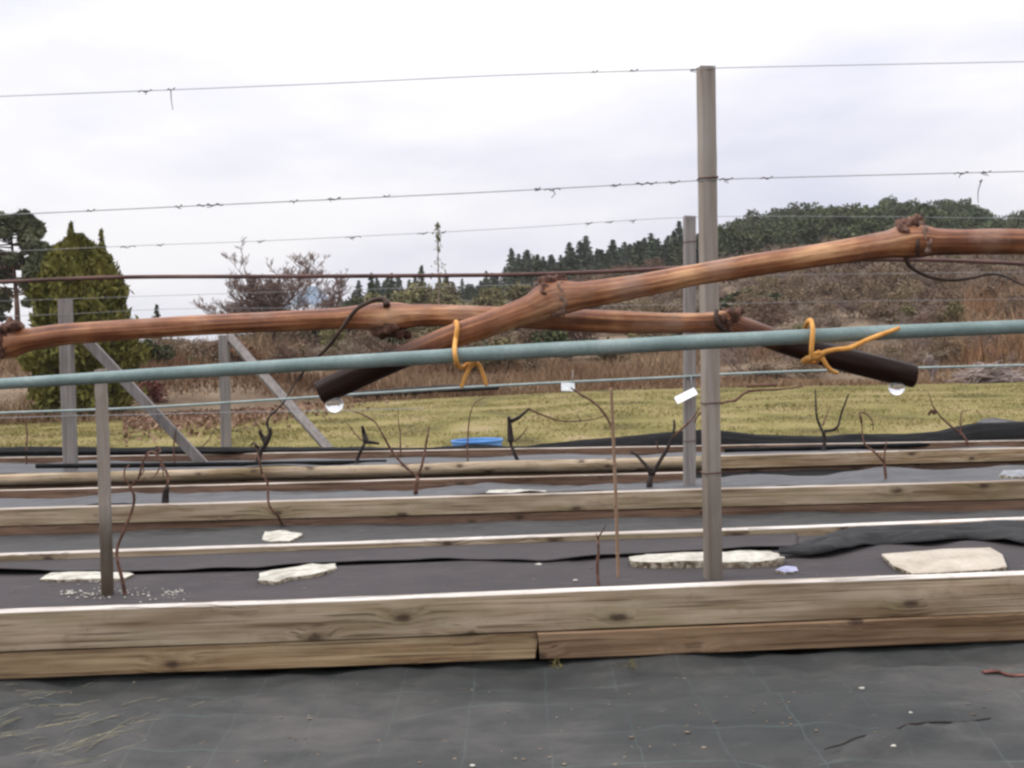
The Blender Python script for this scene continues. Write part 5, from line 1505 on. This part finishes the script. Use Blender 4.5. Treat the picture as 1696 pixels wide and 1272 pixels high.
for sx, sy, z0, z1_, ns, rs in ((-.10, 0, hC * .80, hC * 1.05, 420, .26), (.46, .1, hC * .78, hC * 1.01, 170, .22), (.22, -.1, hC * .76, hC * .9, 500, .26), (-.36, 0, hC * .74, hC * .88, 420, .24), (.58, 0, hC * .68, hC * .84, 380, .24)):
    tt = NR.uniform(0, 1, ns); aa = NR.uniform(0, 6.28, ns); rr_ = rs * (1 - tt) * NR.uniform(.2, 1, ns)
    spires.append(np.stack([sx + np.cos(aa) * rr_, sy + np.sin(aa) * rr_, z0 + (z1_ - z0) * tt], 1))
C = np.concatenate([C] + spires); AX = np.concatenate([AX, np.tile([0, 0, 1.0], (len(C) - n, 1))])
V, Fc = leaf_quads(C, .030, 2.3, axis=AX, jit=.6)
np_mesh('crown', V, Fc, M['thuja'], cyp)

# -- pines at the far left
def near_pine(label, px, ytop, d, hw, seed, base_px=None):
    g = ground_at(base_px or px, d); h = P(px, ytop, d).z - g.z
    root = empty('pine_tree', g, label, 'tree')
    rng = np.random.default_rng(seed)
    topx = P(px, ytop, d).x
    def trunk_at(t): return Vector((g.x + (topx - g.x) * t + .12 * math.sin(t * 5), g.y, g.z + h * t))
    mb = MB(); tube(mb, [trunk_at(t) for t in (0, .3, .6, .9)], [h * .022, h * .018, h * .011, .03], 8, step=.4); mb.build('trunk', M['trunk'], root)
    lm = MB(); cs = []
    R0 = hw * px_m(d)
    for i in range(60):
        t = rng.uniform(.42, .98); a = rng.uniform(0, 6.28); L = R0 * rng.uniform(.35, 1.0) * (1.15 - .75 * max(0, t - .55) / .45)
        b0 = trunk_at(min(.9, t)); e = b0 + Vector((math.cos(a) * L, math.sin(a) * L, L * rng.uniform(.0, .45)))
        tube(lm, [b0, b0.lerp(e, .5) + Vector((0, 0, -.06 * L)), e], [h * .006, h * .004, .012], 5, step=.3)
        s = R0 * rng.uniform(.11, .24); cs.append((e.x - g.x, e.y - g.y, e.z - g.z, s * 1.1, s * 1.1, s * 1.0))
    lm.build('limbs', M['trunk'], root)
    P_ = lobes(13000, cs)
    V, Fc = leaf_quads(P_, .050, 2.2)
    np_mesh('crown', V, Fc, M['needle_near'], root)
near_pine('tall pine at the left edge, its trunk clear of leaves', 22, 345, 40, 62, 4, 26)
near_pine('pine left of and behind the cypress', 92, 398, 48, 42, 9)
near_pine('pine just outside the cypress, cut by the left edge', -60, 420, 44, 60, 14)

# -- bare tree
def bare_tree(label, px, ytop, d, spread, seed, r0, mat, leafy=0, sx=1.0, lv=5):
    g = ground_at(px, d); h = P(px, ytop, d).z - g.z
    root = empty('bare_tree', g, label, 'tree')
    rg = random.Random(seed)
    tm = MB(); tube(tm, [g, g + Vector((0, 0, h * .4))], [r0 * 1.2, r0], 7, step=.3); tm.build('trunk', M[mat], root)
    mb = MB()
    for k in range(13 if lv > 5 else 2):
        m0 = len(mb.v)
        bare_branches(mb, h * rg.uniform(.75, 1.0), spread, rg, r0 * .7, min(lv, 5), upb=.34, kids=(3, 4), twig=.008)
        a = rg.uniform(0, 6.28); sh = rg.uniform(.1, .75) if lv > 5 else rg.uniform(0, .3)
        for j in range(m0, len(mb.v)):
            v = mb.v[j]; mb.v[j] = (v[0] + math.cos(a) * sh * v[2], v[1] + math.sin(a) * sh * v[2], v[2] * (1 - .28 * sh))
    zs = max(v[2] for v in mb.v); k = h / zs
    mb.v = [(g.x + v[0] * sx, g.y + v[1] * sx, g.z + v[2] * k) for v in mb.v]
    mb.build('crown', M[mat], root)
    return root
bare_tree('broad bare brown grey tree against the sky, left of the thicket', 452, 398, 42, 1.15, 5, .07, 'twig_grey', sx=1.15, lv=6)
bare_tree('smaller bare tree right of the broad one, beside the pale blue tunnel', 556, 446, 55, .9, 8, .05, 'twig_grey', sx=1.6)
# tall thin tree
dT = 60; gT = ground_at(731, dT); hT = P(734, 368, dT).z - gT.z
thin = empty('thin_tree', gT, 'tall thin tree with a tuft at its tip, above the thicket', 'tree')
mb = MB(); tube(mb, [gT, gT + Vector((.05, 0, hT * .5)), gT + Vector((.12, 0, hT))], [.06, .035, .01], 6, step=.5); mb.build('trunk', M['twig'], thin)
n = 480; tt = NR.uniform(.45, 1.0, n)
dens = np.where(tt > .84, 1, .55); keep = NR.uniform(0, 1, n) < dens * (np.sin(tt * 60) * .3 + .6); tt = tt[keep]; n = len(tt)
rad = np.interp(tt, [.45, .8, .86, .92, 1], [.55, .25, .12, .30, .04]); aa = NR.uniform(0, 6.28, n); qq = NR.uniform(0, 1, n)
C = np.stack([np.cos(aa) * rad * qq + .12 * tt, np.sin(aa) * rad * qq, tt * hT], 1)
V, Fc = leaf_quads(C, .045, 1.8); np_mesh('crown', V, Fc, M['olive'], thin)

# -- pale blue tunnel beyond the bare tree
dP = 75
mb = MB(); cP = P(518, 505, dP); rP = 27 * px_m(dP); hP = P(518, 474, dP).z - cP.z
gz = terr(cP.x, cP.y)
for j in range(9):
    for i in range(15):
        a = math.pi * i / 14
        mb.vert((cP.x + rP * math.cos(a) - j * .25, cP.y + j * .7, (cP.z if 0 < i < 14 else cP.z) + hP * math.sin(a)))
for j in range(8):
    for i in range(14):
        p = j * 15 + i; mb.face((p, p + 1, p + 16, p + 15))
mb.face(list(range(15)), None, 0, False)
tun = empty('poly_tunnel', Vector((cP.x, cP.y, gz)), 'pale blue arched tunnel seen through the twigs of the bare tree', 'tunnel')
mb.build('cover', M['palebl'], tun)
mb = MB()
for sx in (-1, 1):
    for j in (0, 8):
        q = Vector((cP.x + sx * rP - j * .25, cP.y + j * .7, 0))
        tube(mb, [(q.x, q.y, gz - .1), (q.x, q.y, cP.z + .05)], .05, 5, step=1)
mb.build('frame', M['wire'], tun)

# -- brushwood heap, dark bar and log at the lawn edge
dB = 25.2
mb = MB(); rg = random.Random(9)
for i in range(170):
    px = rg.gauss(1640, 26); g = ground_at(px, dB + rg.uniform(-.5, .8)); hz = rg.uniform(0, .38) * math.exp(-((px - 1640) / 40) ** 2)
    a = rg.uniform(0, 6.28); L = rg.uniform(.15, .6)
    v = Vector((math.cos(a) * L, math.sin(a) * L * .6, rg.uniform(-.05, .22)))
    p = g + Vector((0, 0, .05 + hz))
    tube(mb, [p - v, p + Vector((0, 0, .03)), p + v], [.018, .016, .008], 4, step=.4)
tag(mb.build('brushwood_heap', M['brush'], None, ground_at(1640, dB)), 'grey heap of cut brushwood at the right edge of the lawn', 'brushwood')
mb = MB(); a = ground_at(585, 26.4) + Vector((0, 0, .18)); b = ground_at(825, 27.6) + Vector((0, 0, .26))  # dark round bar along the far lawn edge
tube(mb, [a, a.lerp(b, .5) + Vector((0, 0, .03)), b], [.11, .10, .07], 8, step=.3, rough=.2)
tag(mb.build('log', M['vine_dark'], None, a), 'long dark round bar along the far edge of the lawn', 'log')
mb = MB(); a = ground_at(1236, 26.6) + Vector((0, 0, .1)); b = ground_at(1286, 26.6) + Vector((0, 0, .1))
tube(mb, [a, b], [.05, .04], 6, step=.3, rough=.2)
tag(mb.build('log', M['vine'], None, a), 'short brown log on the lawn edge right of the tallest post', 'log')
bare_tree('thin pale sapling at the lawn edge near the right sap drop', 1545, 585, 25.6, .8, 21, .03, 'brush', sx=1.0)
print('far trees', n_far)

# ------------------------------------------------------------------ faint damp air
m_ = bpy.data.materials.new('damp_air'); m_.use_nodes = True
nt_ = m_.node_tree; nt_.nodes.clear()
o_ = nt_.nodes.new('ShaderNodeOutputMaterial'); v_ = nt_.nodes.new('ShaderNodeVolumePrincipled')
v_.inputs['Color'].default_value = (0.93, 0.94, 0.97, 1); v_.inputs['Density'].default_value = HAZE
nt_.links.new(v_.outputs[0], o_.inputs['Volume'])
me = bpy.data.meshes.new('haze')
X0, X1, Y0, Y1, Z0, Z1 = -430, 430, -40, 500, -2.0, 44.0
me.from_pydata([(x, y, z) for x in (X0, X1) for y in (Y0, Y1) for z in (Z0, Z1)], [],
               [(0, 1, 3, 2), (4, 6, 7, 5), (0, 4, 5, 1), (2, 3, 7, 6), (0, 2, 6, 4), (1, 5, 7, 3)])
me.materials.append(m_)
hz = bpy.data.objects.new('haze', me); COL.objects.link(hz)
tag(hz, 'faint damp haze over the whole place', 'haze', None, 'stuff')
print('max z', max((o.matrix_world @ Vector(c)).z for o in S.objects if o.type == 'MESH' and o.name != 'haze' for c in o.bound_box))
